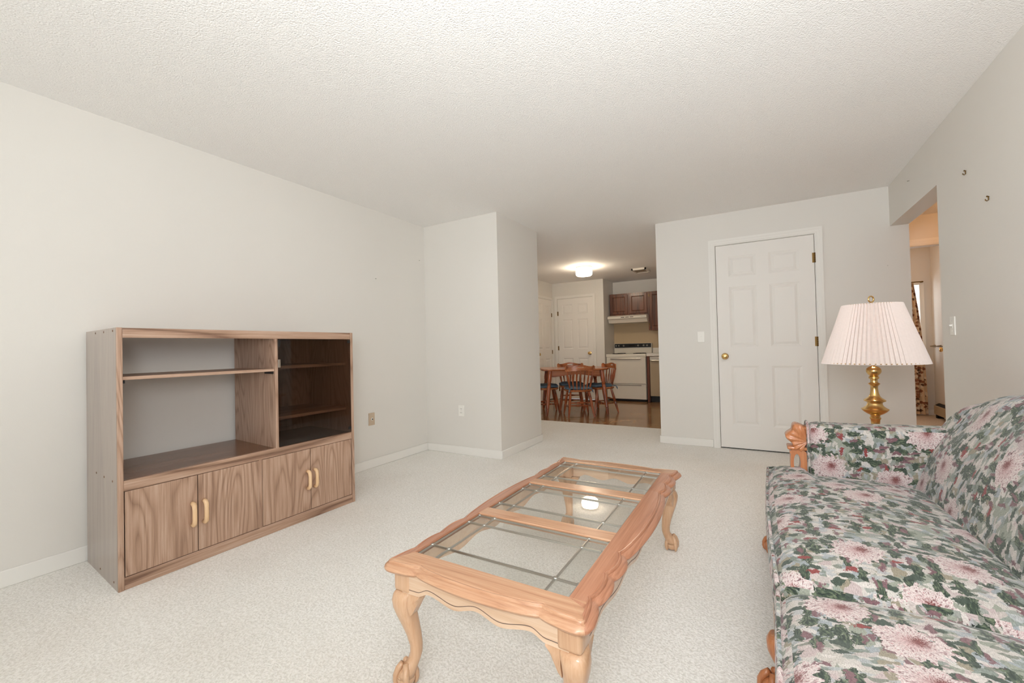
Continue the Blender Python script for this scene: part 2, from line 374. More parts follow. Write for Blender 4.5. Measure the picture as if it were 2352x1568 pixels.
# ---------------------------------------------------------------- the setting
def wall(name, *boxes, mat='wall_paint'):
    bm = bmesh.new()
    for b in boxes: box(bm, *b)
    return struct(name, bm, mat)
T = 0.12
wall('floor', (XL-T, XR+0.06, YB-T, 5.72, -0.1, 0), mat='carpet')
wall('floor_kitchen', (-3.89, XD+0.12, 5.72, 9.05, -0.1, -0.004), mat='vinyl_floor')
wall('floor_hall', (XR+0.06, 2.72, 2.88, 8.3, -0.1, 0), (0.3, XR+0.06, 5.72, 8.3, -0.1, 0), mat='hall_carpet')
wall('ceiling', (-3.9, 2.72, YB-T, 9.05, H, H+0.1), mat='ceiling_popcorn')
wall('wall_left', (XL-T, XL, YB-T, YN, 0, H))
wall('wall_nook', (XL-T, XN, YN, YN2, 0, H), (-3.89, XL-T, YN2-T, YN2, 0, H))
# back wall with its window, behind the camera
WX0, WX1, WZ0, WZ1 = -1.25, 0.90, 0.06, 2.14
wall('wall_back', (XL, WX0, YB-T, YB, 0, H), (WX1, XR, YB-T, YB, 0, H), (WX0, WX1, YB-T, YB, 0, WZ0), (WX0, WX1, YB-T, YB, WZ1, H))
bm = bmesh.new()
for x in (WX0, (WX0*2+WX1)/3, (WX0+WX1*2)/3, WX1-0.05): box(bm, x, x+0.05, YB-0.09, YB-0.03, WZ0, WZ1)
box(bm, WX0, WX1, YB-0.09, YB-0.03, WZ0, WZ0+0.05); box(bm, WX0, WX1, YB-0.09, YB-0.03, WZ1-0.05, WZ1)
struct('window_1', bm, 'trim_white')
SW0, SW1, SZ0, SZ1 = -1.35, 0.35, 1.0, 2.12
# door wall
DX0, DX1, DZ = -0.360, 0.490, 2.103
wall('wall_far', (XD, DX0, YD, YD+T, 0, H), (DX1, 1.165, YD, YD+T, 0, H), (DX0, DX1, YD, YD+T, DZ, H), (DX0, DX1, YD+0.10, YD+T, 0, DZ))
bm = bmesh.new()
for q in ((SW0, SW0+0.05, SZ0, SZ1), (SW1-0.05, SW1, SZ0, SZ1), (SW0, SW1, SZ0, SZ0+0.05), (SW0, SW1, SZ1-0.05, SZ1), (SW0, SW1, 1.40, 1.44)): box(bm, XR+0.04, XR+0.09, *q)
struct('added_side_window', bm, 'trim_white')  # added frame, out of view, round the opening for the side fill
wall('wall_right', (XR, 1.165, YB-T, SW0, 0, H), (XR, 1.165, SW1, 3.775, 0, H), (XR, 1.165, SW0, SW1, 0, SZ0), (XR, 1.165, SW0, SW1, SZ1, H), (XR, 1.165, 3.775, YD, 2.086, H))
# kitchen shell
wall('wall_kitchen_left', (-3.89, -3.77, YN2, 7.43, 0, H), (-3.89, -3.77, 8.205, 9.05, 0, H), (-3.89, -3.77, 7.43, 8.205, 2.083, H), (-3.89, -3.86, 7.43, 8.205, 0, 2.083))
wall('wall_kitchen_closet', (-3.77, -3.655, 8.26, 8.36, 0, H), (-2.878, -2.65, 8.26, 8.93, 0, H), (-3.655, -2.878, 8.26, 8.36, 2.103, H), (-3.655, -2.878, 8.34, 8.36, 0, 2.103))
wall('wall_kitchen_back', (-2.65, XD, 8.93, 9.05, 0, H))
wall('tan_panel', (-2.648, XD, 8.924, 8.93, 1.03, 1.545), mat='tan_finish')  # thin tan panel on the back wall between counter and hood
wall('wall_kitchen_right', (XD, XD+T, YD+T, 9.05, 0, H))
# hall and bedroom shell
wall('wall_hall_left', (0.73, 0.85, YD+T, 6.25, 0, H))
wall('wall_hall_far', (0.3, 0.95, 6.25, 6.35, 0, H), (1.745, 2.72, 6.25, 6.35, 0, H), (0.95, 1.745, 6.25, 6.35, 2.10, H))
wall('wall_hall_right', (2.6, 2.72, 2.88, 6.35, 0, H))
wall('wall_hall_near', (1.165, 2.6, 2.88, 3.0, 0, H))
wall('wall_bedroom_right', (2.15, 2.27, 6.35, 8.3, 0, H))
wall('wall_bedroom_left', (0.3, 0.42, 6.35, 8.3, 0, H))
BW0, BW1, BZ0, BZ1 = 1.15, 2.02, 0.85, 1.86
wall('wall_bedroom_far', (0.42, BW0, 8.18, 8.3, 0, H), (BW1, 2.15, 8.18, 8.3, 0, H), (BW0, BW1, 8.18, 8.3, 0, BZ0), (BW0, BW1, 8.18, 8.3, BZ1, H))
bm = bmesh.new()
box(bm, BW0, BW1, 8.16, 8.21, BZ0-0.05, BZ0); box(bm, BW0-0.05, BW1+0.05, 8.16, 8.18, BZ1, BZ1+0.06); box(bm, BW1, BW1+0.05, 8.16, 8.18, BZ0, BZ1); box(bm, BW0-0.05, BW0, 8.16, 8.18, BZ0, BZ1); box(bm, BW0, BW1, 8.23, 8.26, 1.34, 1.38)
w2 = struct('window_2', bm, 'trim_white')
ob('pane', B(BW0, BW1, 8.24, 8.246, BZ0, BZ1), 'clear_glass', w2)

# baseboards (a flat board with a thin rounded cap)
def baseboard(name, *runs):
    bm = bmesh.new()
    for x0, x1, y0, y1 in runs: box(bm, x0, x1, y0, y1, 0, 0.082, 0.004, 1)
    struct(name, bm, 'trim_white', True)
bt = 0.013
baseboard('baseboard_left', (XL, XL+bt, YB, YN))
baseboard('baseboard_nook', (XL+bt, XN+bt, YN-bt, YN), (XN, XN+bt, YN, YN2+bt))
baseboard('baseboard_far', (XD-bt, DX0-0.066, YD-bt, YD), (DX1+0.066, 1.165+bt, YD-bt, YD), (XD-bt, XD, YD, 5.72))
baseboard('baseboard_right', (XR-bt, XR, YB, 3.775))
baseboard('baseboard_bedroom', (1.0, 2.15, 8.167, 8.18))

# ---------------------------------------------------------------- doors
def frustum(bm, o, ux, uz, un, w, h, inset, d):
    """raised field: rectangle w x h at o, rising d along un over an inset"""
    P = lambda a, b, c: o + ux*a + uz*b + un*c
    a = [bm.verts.new(P(*q, 0)) for q in ((0, 0), (w, 0), (w, h), (0, h))]
    b = [bm.verts.new(P(*q, d)) for q in ((inset, inset), (w-inset, inset), (w-inset, h-inset), (inset, h-inset))]
    for i in range(4): bm.faces.new((a[i], a[(i+1) % 4], b[(i+1) % 4], b[i]))
    bm.faces.new(b); bm.faces.new(list(reversed(a)))
def six_panel(name, origin, ux, un, w, h, panels_u, panels_z, label, knob_u, hinge_side, hinges, mat='door_white', knob_mat='brass', zoff=0.012):
    """door leaf: origin is the bottom corner on the visible face, ux along the width, un out of the face"""
    ux = Vector(ux); un = Vector(un); uz = Vector((0, 0, 1)); o = Vector(origin)
    def bx(bm, a0, a1, z0, z1, n0, n1):
        ps = [o + ux*a + un*n for a in (a0, a1) for n in (n0, n1)]
        box(bm, min(p.x for p in ps), max(p.x for p in ps), min(p.y for p in ps), max(p.y for p in ps), z0, z1)
    bm = bmesh.new()
    bx(bm, 0, w, zoff, h, -0.035, -0.009)                         # core
    us = [0] + [v for p in panels_u for v in p] + [w]
    for i in range(0, len(us), 2): bx(bm, us[i], us[i+1], zoff, h, -0.009, 0)    # stiles
    zs = [zoff] + [v for p in panels_z for v in p] + [h]
    for i in range(0, len(zs), 2):
        for a0, a1 in panels_u: bx(bm, a0, a1, zs[i], zs[i+1], -0.009, 0)        # rails
    leaf = struct(name, bm, mat)
    leaf['label'] = label
    for a0, a1 in panels_u:
        for z0, z1 in panels_z:
            bm = bmesh.new()
            # sloping moulding round the field, then the raised field
            P = lambda a, z, n: o + ux*a + uz*z + un*n
            m = 0.022
            q0 = [P(a0, z0, 0), P(a1, z0, 0), P(a1, z1, 0), P(a0, z1, 0)]
            q1 = [P(a0+m, z0+m, -0.0085), P(a1-m, z0+m, -0.0085), P(a1-m, z1-m, -0.0085), P(a0+m, z1-m, -0.0085)]
            va = [bm.verts.new(p - un*0.0004) for p in q0]; vb = [bm.verts.new(p) for p in q1]
            for i in range(4): bm.faces.new((va[i], va[(i+1) % 4], vb[(i+1) % 4], vb[i]))
            frustum(bm, P(a0+m, z0+m, -0.0085), ux, uz, un, a1-a0-2*m, z1-z0-2*m, 0.022, 0.007)
            ob('door_panel', bm, mat, leaf)
    # knob
    k = o + ux*knob_u + uz*0.952
    bm = bmesh.new(); rings = []
    for r, n in ((0.033, 0.0), (0.034, 0.004), (0.028, 0.008), (0.013, 0.011), (0.012, 0.03), (0.02, 0.036), (0.028, 0.045), (0.03, 0.056), (0.026, 0.066), (0.012, 0.071)):
        rings.append([k + un*n + (ux*math.cos(2*math.pi*i/20) + uz*math.sin(2*math.pi*i/20))*r for i in range(20)])
    loft(bm, rings); ob('knob', bm, knob_mat, leaf, True)
    for z0, z1 in hinges:
        bm = bmesh.new(); a = w if hinge_side > 0 else 0
        hp = o + ux*(a + 0.004*hinge_side)
        for j in range(5):
            zz0 = z0 + (z1-z0)*j/5; zz1 = z0 + (z1-z0)*(j+0.94)/5
            lathe(bm, [(0.0065, zz0), (0.0065, zz1)], (hp + un*0.006).x, (hp + un*0.006).y, 8)
        bx(bm, a-0.016 if hinge_side > 0 else a, a if hinge_side > 0 else a+0.016, z0, z1, 0.0, 0.0015)
        ob('hinge', bm, 'old_brass', leaf)
    return leaf
def casing(name, o, ux, un, w, h, cw=0.058, sides=(1, 1), mat='trim_white'):
    """stepped door casing round an opening of width w and height h"""
    ux = Vector(ux); un = Vector(un); o = Vector(o); bm = bmesh.new()
    def bx(a0, a1, z0, z1, d):
        ps = [o + ux*a + un*n for a in (a0, a1) for n in (0, d)]
        box(bm, min(p.x for p in ps), max(p.x for p in ps), min(p.y for p in ps), max(p.y for p in ps), z0, z1)
    for k, (i0, i1, d) in enumerate(((0.0, 0.2, 0.010), (0.2, 0.62, 0.015), (0.62, 1.0, 0.019))):
        g0 = 0.005 + cw*i0; g1 = 0.005 + cw*i1
        if sides[0]: bx(-g1, -g0, 0, h+g1, d)
        if sides[1]: bx(w+g0, w+g1, 0, h+g1, d)
        bx(-g0, w+g0, h+g0, h+g1, d)
    return struct(name, bm, mat)
PU = ((0.114, 0.362), (0.471, 0.722)); PZ = ((0.245, 0.854), (1.045, 1.665), (1.77, 1.98))
six_panel('door_1', (-0.356, YD-0.004, 0), (1, 0, 0), (0, -1, 0), 0.842, 2.099, PU, PZ, 'white six-panel door with brass knob beside the sofa', 0.06, 1, ((1.832, 1.925), (1.04, 1.13), (0.16, 0.25)), zoff=0.014)
casing('trim_1', (DX0, YD, 0), (1, 0, 0), (0, -1, 0), DX1-DX0, DZ)
# dark sill strip under the door
struct('threshold_trim', B(DX0, DX1, YD+0.03, YD+0.1, 0, 0.008), 'dark_gap')
PU2 = ((0.105, 0.335), (0.435, 0.665))
six_panel('door_2', (-3.652, 8.262, 0), (1, 0, 0), (0, -1, 0), 0.772, 2.1, PU2, PZ, 'white six-panel kitchen closet door beside the stove', 0.695, -1, ((1.75, 1.84), (1.02, 1.11), (0.16, 0.25)))
casing('trim_2', (-3.655, 8.26, 0), (1, 0, 0), (0, -1, 0), 0.777, 2.103, 0.05)
six_panel('door_3', (-3.772, 7.433, 0), (0, 1, 0), (1, 0, 0), 0.769, 2.08, PU2, PZ, 'white six-panel door in the left kitchen wall behind the dining table', 0.06, 1, ((1.73, 1.81), (0.95, 1.03), (0.16, 0.25)))
casing('trim_3', (-3.77, 7.43, 0), (0, 1, 0), (1, 0, 0), 0.775, 2.083, 0.045)
casing('trim_4', (0.95, 6.25, 0), (1, 0, 0), (0, -1, 0), 0.795, 2.10, 0.07)
# bedroom door swung open
ang = math.radians(72)
bd = thing('door_4', 'white bedroom door standing open past the hall', 'door', (1.755, 6.37, 0), world=False)
bd['kind'] = 'structure'; del bd['category']; bd.rotation_euler = (0, 0, ang)
ob('door_leaf', B(0, 0.76, -0.035, 0, 0.012, 2.08), 'door_white', bd)
bm = bmesh.new(); tube(bm, [(0.70, 0.0, 0.95), (0.70, 0.03, 0.95), (0.70, 0.036, 0.95), (0.70, 0.05, 0.95), (0.70, 0.065, 0.95), (0.70, 0.07, 0.95)], [0.03, 0.012, 0.02, 0.03, 0.026, 0.01], 14); ob('knob', bm, 'brass', bd, True)

# ---------------------------------------------------------------- wall plates, nails
def plate(name, label, cat, c, un, ux, mat, kind, w=0.07, h=0.115):
    c = Vector(c); un = Vector(un); ux = Vector(ux); uz = Vector((0, 0, 1))
    t = thing(name, label, cat, c)
    def slab(bm, a0, a1, z0, z1, n0, n1, bev=0.0):
        ps = [c + ux*a + un*n for a in (a0, a1) for n in (n0, n1)]
        box(bm, min(p.x for p in ps), max(p.x for p in ps), min(p.y for p in ps), max(p.y for p in ps), c.z+z0, c.z+z1, bev)
    bm = bmesh.new(); slab(bm, -w/2, w/2, -h/2, h/2, 0, 0.007, 0.0025); ob('cover_plate', bm, mat, t)
    def disc(bm, a, z, r, n0, n1, k=12):
        loft(bm, [[c + ux*(a + r*math.cos(2*math.pi*i/k)) + uz*(z + r*math.sin(2*math.pi*i/k)) + un*n for i in range(k)] for n in (n0, n1)])
    if kind == 'outlet':
        for z in (-0.02, 0.02):
            bm = bmesh.new(); slab(bm, -0.016, 0.016, z-0.014, z+0.014, 0.007, 0.009, 0.0); s = ob('socket', bm, mat, t)
            bm = bmesh.new(); slab(bm, -0.008, -0.005, z-0.004, z+0.007, 0.009, 0.0094); slab(bm, 0.005, 0.008, z-0.004, z+0.006, 0.009, 0.0094); ob('slot', bm, 'dark_gap', s)
        bm = bmesh.new(); disc(bm, 0, 0, 0.003, 0.007, 0.009); ob('screw', bm, 'steel', t)
    elif kind == 'switch':
        bm = bmesh.new(); slab(bm, -0.006, 0.006, -0.013, 0.013, 0.007, 0.0085); ob('switch_surround', bm, mat, t)
        bm = bmesh.new(); slab(bm, -0.0045, 0.0045, -0.002, 0.009, 0.0085, 0.02, 0.001); ob('toggle', bm, mat, t)
        for z in (-0.03, 0.03):
            bm = bmesh.new(); disc(bm, 0, z, 0.0028, 0.007, 0.0085); ob('screw', bm, mat, t)
    else:
        bm = bmesh.new(); disc(bm, 0, 0, 0.012, 0.007, 0.012, 16); j = ob('cable_jack', bm, 'white_plastic', t)
        bm = bmesh.new(); disc(bm, 0, 0, 0.005, 0.012, 0.02); ob('jack_pin', bm, 'dark_gap', j)
        for z in (-0.042, 0.042):
            bm = bmesh.new(); disc(bm, 0, z, 0.0028, 0.007, 0.0085); ob('screw', bm, 'steel', t)
    return t
plate('cable_outlet', 'tan cable jack plate on the wall beside the wooden media cabinet', 'outlet', (XL, 2.772, 0.454), (1, 0, 0), (0, -1, 0), 'almond_plastic', 'cable')
plate('power_outlet', 'white duplex power outlet low on the short wall near the corner', 'outlet', (-2.682, YN, 0.449), (0, -1, 0), (1, 0, 0), 'white_plastic', 'outlet')
plate('light_switch', 'white toggle light switch left of the six-panel door', 'switch', (-0.519, YD, 1.16), (0, -1, 0), (1, 0, 0), 'white_plastic', 'switch')
plate('light_switch', 'white toggle light switch on the wall above the sofa', 'switch', (XR, 3.59, 1.16), (-1, 0, 0), (0, 1, 0), 'white_plastic', 'switch')
def hook(p, un, label, big=True):
    t = thing('picture_hook' if big else 'wall_nail', label, 'hook' if big else 'nail', p, 'hooks left above the sofa' if big else None)
    p = Vector(p); un = Vector(un); bm = bmesh.new()
    if big:
        u2 = Vector((0, 1, 0))
        pts = [p + un*0.003 + Vector((0, 0, 0.013)), p + un*0.003 + Vector((0, 0, -0.006)), p + un*0.008 + Vector((0, 0, -0.010)), p + un*0.013 + Vector((0, 0, -0.006)), p + un*0.014]
        tube(bm, pts, 0.0024, 6); ob('hook_wire', bm, 'old_brass', t)
        bm = bmesh.new(); tube(bm, [p + Vector((0, 0, 0.010)), p + un*0.010 + Vector((0, 0, 0.014))], [0.003, 0.004], 6); ob('nail', bm, 'old_brass', t)
    else:
        tube(bm, [p, p + un*0.014], [0.0025, 0.004], 6); ob('nail_shaft', bm, 'steel', t)
hook((XR, 3.33, 2.01), (-1, 0, 0), 'metal picture hook on the bare wall, higher and nearer the hall opening')
hook((XR, 3.076, 1.789), (-1, 0, 0), 'lower of two metal picture hooks, farther from the hall opening')
hook((XR, 4.318, 2.294), (-1, 0, 0), 'tiny nail in the header over the hall opening', False)
hook((1.012, YD, 1.739), (0, -1, 0), 'tiny nail in the wall above the table lamp', False)
hook((XL, 2.85, 1.782), (1, 0, 0), 'tiny nail in the long wall above the tan cable plate', False)
hook((XL, 3.46, 2.06), (1, 0, 0), 'tiny nail in the long wall close to the room corner', False)

# ---------------------------------------------------------------- media cabinet
mc = thing('media_cabinet', 'oak veneer media cabinet with open bay, smoked glass door and four doors', 'cabinet', (-2.85, 1.45, 0))
P0 = Vector((-2.579, 0.780, 0)); CU = Vector((0.012, 1.0, 0)); CV = Vector((-1.0, 0.075, 0))
L, D, HT, TH = 1.315, 0.548, 1.226, 0.022
def cbox(u0, u1, v0, v1, z0, z1, bev=0.0):
    bm = B(u0, u1, v0, v1, z0, z1, bev=bev)
    for v in bm.verts:
        u, w, z = v.co; v.co = P0 + CU*u + CV*w + Vector((0, 0, z))
    return bm
sp = ob('side_panel', cbox(0, TH, 0.012, D, 0, HT), 'oak_side', mc)
ob('edge_band', cbox(0, TH, 0, 0.012, 0, HT, 0.002), 'oak_z', sp)
sp2 = ob('side_panel', cbox(L-TH, L, 0.012, D, 0, HT), 'oak_z', mc)
ob('edge_band', cbox(L-TH, L, 0, 0.012, 0, HT, 0.002), 'oak_z', sp2)
for u, w, z in ((0, 0.06, HT-0.01), (0, 0.21, HT-0.01), (0, 0.36, HT-0.01), (0, 0.08, 0.500), (0, 0.22, 0.500), (0, 0.36, 0.500), (0, 0.07, 0.03), (0, 0.3, 0.03)):
    bm = bmesh.new(); lathe(bm, [(0.005, -0.001), (0.005, 0.0015)], 0, 0, 10)
    for v in bm.verts:
        a, b, c = v.co; v.co = P0 + CU*(-c) + CV*(w + a) + Vector((0, 0, z + b - (0.004 if z > 1 else 0)))
    ob('dowel_plug', bm, 'old_brass' if False else 'oak_deck', sp)
ob('top_board', cbox(TH, L-TH, 0.02, D, HT-0.024, HT-0.002), 'oak_y', mc)
ob('top_rail', cbox(TH, L-TH, 0.002, 0.02, HT-0.048, HT-0.001, 0.002), 'oak_y', mc)
ob('deck_board', cbox(TH, L-TH, 0.02, D, 0.488, 0.506), 'oak_deck', mc)
ob('middle_rail', cbox(TH, L-TH, 0.002, 0.02, 0.458, 0.507, 0.002), 'oak_y', mc)
ob('bottom_rail', cbox(TH, L-TH, 0.002, 0.022, 0, 0.058, 0.002), 'oak_y', mc)
ob('bottom_board', cbox(TH, L-TH, 0.022, D, 0.04, 0.058), 'oak_y', mc)
DV = 0.742
dv = ob('divider', cbox(DV, DV+0.020, 0.012, D, 0.506, HT-0.024), 'oak_z', mc)
ob('edge_band', cbox(DV, DV+0.020, 0.001, 0.012, 0.506, HT-0.048, 0.002), 'oak_z', dv)
ob('center_stile', cbox(0.638, 0.656, 0.004, 0.022, 0.058, 0.458), 'oak_z', mc)
ob('back_panel', cbox(DV+0.02, L-TH, D-0.008, D, 0.506, HT-0.024), 'oak_z', mc)
ob('back_panel', cbox(TH, L-TH, D-0.008, D, 0.058, 0.488), 'oak_y', mc)
ob('open_shelf', cbox(TH+0.001, DV-0.001, 0.01, 0.46, 0.978, 0.994, 0.001), 'oak_y', mc)
for u0, u1, w in ((TH, TH+0.012, 0.02), (DV-0.012, DV, 0.02), (DV-0.012, DV, 0.36)):
    ob('shelf_support', cbox(u0, u1, w, w+0.09, 0.962, 0.978), 'black_plastic', mc)
for z in (0.99, 0.668): ob('inner_shelf', cbox(DV+0.022, L-TH-0.001, 0.06, D-0.01, z, z+0.018), 'oak_y', mc)
gd = ob('glass_door', cbox(DV+0.016, L-TH-0.006, -0.006, 0.0, 0.512, HT-0.05), 'smoked_glass', mc)
for z in (0.53, HT-0.075): ob('glass_hinge', cbox(L-TH-0.028, L-TH-0.006, -0.009, 0.0, z, z+0.02, 0.002), 'black_plastic', gd)
ob('glass_catch', cbox(DV+0.016, DV+0.03, -0.008, 0.0, 1.0, 1.05, 0.001), 'steel', gd)
ob('glass_catch', cbox(DV+0.016, DV+0.03, -0.009, 0.0, HT-0.095, HT-0.055, 0.001), 'black_plastic', gd)
for i, (u0, u1, hu) in enumerate(((0.026, 0.320, 0.296), (0.324, 0.636, 0.350), (0.658, 0.966, 0.944), (0.970, 1.286, 0.994))):
    d = ob('cabinet_door', cbox(u0, u1, 0.0, 0.018, 0.062, 0.456, 0.001), 'oak_z', mc)
    bm = bmesh.new()                                    # arched maple pull
    pr = [(0.205, 0.0, 0.011), (0.207, 0.02, 0.0115), (0.216, 0.029, 0.0115), (0.235, 0.033, 0.011), (0.26, 0.033, 0.011), (0.285, 0.033, 0.011), (0.304, 0.029, 0.0115), (0.313, 0.02, 0.0115), (0.315, 0.0, 0.011)]
    tube(bm, [(hu, -v, z) for z, v, r in pr], [r for z, v, r in pr], 10)
    for v in bm.verts:
        u, w, z = v.co; v.co = P0 + CU*u + CV*w + Vector((0, 0, z))
    ob('pull_handle', bm, 'handle_maple', d, 'all')

# ---------------------------------------------------------------- coffee table
ct = thing('coffee_table', 'honey oak coffee table with three leaded glass panes and ball-and-claw legs', 'table', (-0.72, 1.695, 0))
TX0, TX1, TY0, TY1 = -1.066, -0.374, 0.968, 2.42
ZT = 0.413
def lobes(t, cusps):
    """scallop offset at t, cusps inward and lobes outward"""
    for a, b, hgt in cusps:
        if a <= t <= b:
            s = (t-a)/(b-a); return -0.014 + hgt*math.sin(math.pi*s)**0.6
    return -0.014
def side_pts(ln, cu, n):
    return [(ln*i/n, lobes(ln*i/n, cu)) for i in range(n+1)]
LX, LY = TX1-TX0, TY1-TY0
cuX = ((-0.12, 0.135, 0.021), (0.135, LX-0.135, 0.025), (LX-0.135, LX+0.12, 0.021))
cuY = ((-0.11, 0.125, 0.022), (0.125, 0.265, 0.015), (0.265, 0.405, 0.018), (0.405, LY-0.405, 0.034), (LY-0.405, LY-0.265, 0.018), (LY-0.265, LY-0.125, 0.015), (LY-0.125, LY+0.11, 0.022))
CRN = 0.032
def outline(inset):
    """scalloped outline, moved inward by inset along each side's own normal so the cusps stay sharp"""
    pts = []
    nX, nY = 72, 150
    for t, o in side_pts(LX, cuX, nX):
        if CRN < t < LX-CRN: pts.append((Vector((TX0+t, TY0-o, 0)), Vector((0, 1, 0))))
    for t, o in side_pts(LY, cuY, nY):
        if CRN < t < LY-CRN: pts.append((Vector((TX1+o, TY0+t, 0)), Vector((-1, 0, 0))))
    for t, o in side_pts(LX, cuX, nX):
        if CRN < t < LX-CRN: pts.append((Vector((TX1-t, TY1+o, 0)), Vector((0, -1, 0))))
    for t, o in side_pts(LY, cuY, nY):
        if CRN < t < LY-CRN: pts.append((Vector((TX0-o, TY1-t, 0)), Vector((1, 0, 0))))
    out = []; n = len(pts)
    for i, (p, m) in enumerate(pts):
        out.append(p + m*inset); q, m2 = pts[(i+1) % n]
        if (q-p).length > 0.025:
            cx = TX0 if (p.x+q.x)/2 < (TX0+TX1)/2 else TX1; cy = TY0 if (p.y+q.y)/2 < (TY0+TY1)/2 else TY1
            c = Vector((cx, cy, 0)) - (m + m2)*0.004
            for k in range(1, 8):
                w = k/8; out.append(p*(1-w)**2 + c*2*w*(1-w) + q*w**2 + (m*(1-w) + m2*w)*inset)
    return out
GX0, GX1 = -1.010, -0.458; GY = ((1.064, 1.441), (1.510, 1.884), (1.953, 2.331))
bm = bmesh.new()
prof = ((0.016, 0.383), (0.005, 0.3845), (0.001, 0.3885), (0.0, 0.3925), (0.003, 0.3975), (0.009, 0.402), (0.015, 0.4045), (0.0185, 0.4055), (0.0200, 0.4105), (0.0235, 0.4130), (0.0270, 0.4125), (0.0285, 0.4105), (0.031, 0.4125), (0.033, ZT))
rings = [[Vector((p.x, p.y, z)) for p in outline(ins)] for ins, z in prof]
inner = [Vector((min(max(p.x, GX0), GX1), min(max(p.y, GY[0][0]), GY[2][1]), ZT)) for p in rings[-1]]
rings.append(inner); rings.append([p - Vector((0, 0, 0.020)) for p in inner]); rings.append([Vector((p.x, p.y, 0.383)) for p in rings[0]])
vr = loft(bm, rings, cap=False)
n = len(vr[0])
bmesh.ops.remove_doubles(bm, verts=bm.verts, dist=0.0003)
bm.faces.ensure_lookup_table()
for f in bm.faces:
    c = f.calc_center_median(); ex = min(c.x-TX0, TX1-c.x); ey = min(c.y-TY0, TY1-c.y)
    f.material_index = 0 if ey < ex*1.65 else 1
tf = ob('top_frame', bm, ['honey_x', 'honey_y'], ct, True)
for y0, y1 in ((GY[0][1], GY[1][0]), (GY[1][1], GY[2][0])):
    ob('crossbar', B(GX0-0.002, GX1+0.002, y0, y1, ZT-0.022, ZT, bev=0.002, seg=1), 'honey_x', ct)
JOINT = None
for y0, y1 in GY:
    # glass: a big middle light and bevelled border lights, set in lead came
    xs = [GX0+0.004, GX0+0.077, GX1-0.078, GX1-0.004]; ys = [y0+0.004, y0+0.082, y1-0.078, y1-0.004]
    zg = ZT-0.010
    cw = 0.0019; came = []
    for x in xs: came.append(ob('lead_came', B(x-cw, x+cw, ys[0]-cw, ys[3]+cw, zg-0.003, zg+0.004), 'steel', ct))
    for y in ys: came.append(ob('lead_came', B(xs[0]-cw, xs[3]+cw, y-cw, y+cw, zg-0.003, zg+0.0042), 'steel', ct))
    for x in xs:
        for y in ys:
            if JOINT is None:
                b = bmesh.new(); lathe(b, [(0.0075, 0.0), (0.006, 0.002), (0.002, 0.0027)], 0, 0, 10)
                j = ob('solder_joint', b, 'steel', came[0], True); JOINT = j.data
            else:
                j = bpy.data.objects.new('solder_joint', JOINT); C.objects.link(j); j.parent = came[0]
            j.location = (x, y, zg+0.0035)
    for i in range(3):
        for j in range(3):
            b = bmesh.new(); x0, x1, ya, yb = xs[i]+cw, xs[i+1]-cw, ys[j]+cw, ys[j+1]-cw
            if i == 1 and j == 1:
                vs = [b.verts.new(p) for p in ((x0, ya, zg), (x1, ya, zg), (x1, yb, zg), (x0, yb, zg))]; b.faces.new(vs)
                ob('glass_pane', b, 'clear_glass', ct)
            else:
                frustum(b, Vector((x0, ya, zg-0.001)), Vector((1, 0, 0)), Vector((0, 1, 0)), Vector((0, 0, 1)), x1-x0, yb-ya, 0.012, 0.0022)
                for f in [f for f in b.faces if abs(f.normal.z) > 0.99 and f.calc_center_median().z < zg-0.0005]: b.faces.remove(f)
                ob('glass_pane', b, 'bevel_glass', ct)
# aprons with scalloped lower edge and a scored line
def apron(axis, fixed, a0, a1, tab, outward, name='apron'):
    nn = 64; ztop = 0.3845; th = 0.02; bm = bmesh.new(); gr = bmesh.new()
    low = [(a0 + (a1-a0)*i/nn, interp(tab, i/nn)) for i in range(nn+1)]
    mk = (lambda a, z, o: Vector((a, fixed + outward*o, z))) if axis == 'x' else (lambda a, z, o: Vector((fixed + outward*o, a, z)))
    rings = [[mk(a, ztop, 0), mk(a, z, 0), mk(a, z, -th), mk(a, ztop, -th)] for a, z in low]
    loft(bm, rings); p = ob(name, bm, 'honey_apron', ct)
    rings = [[mk(a, z+0.0125, -0.0005), mk(a, z+0.0125, 0.0006), mk(a, z+0.0145, 0.0006), mk(a, z+0.0145, -0.0005)] for a, z in low[1:-1]]
    loft(gr, rings); ob('scored_line', gr, 'groove_dark', p)
tx = ((0.0, 0.314), (0.11, 0.316), (0.19, 0.333), (0.36, 0.315), (0.5, 0.334), (0.64, 0.315), (0.81, 0.333), (0.89, 0.316), (1.0, 0.314))
ty = ((0.0, 0.314), (0.05, 0.316), (0.10, 0.333), (0.22, 0.313), (0.31, 0.328), (0.41, 0.306), (0.5, 0.318), (0.59, 0.306), (0.69, 0.328), (0.78, 0.313), (0.90, 0.333), (0.95, 0.316), (1.0, 0.314))
AX0, AX1, AY0, AY1 = -1.040, -0.400, 0.996, 2.392
apron('x', AY0+0.002, AX0+0.034, AX1-0.034, tx, -1); apron('x', AY1-0.002, AX0+0.034, AX1-0.034, tx, 1)
apron('y', AX0+0.002, AY0+0.034, AY1-0.034, ty, -1); apron('y', AX1-0.002, AY0+0.034, AY1-0.034, ty, 1)

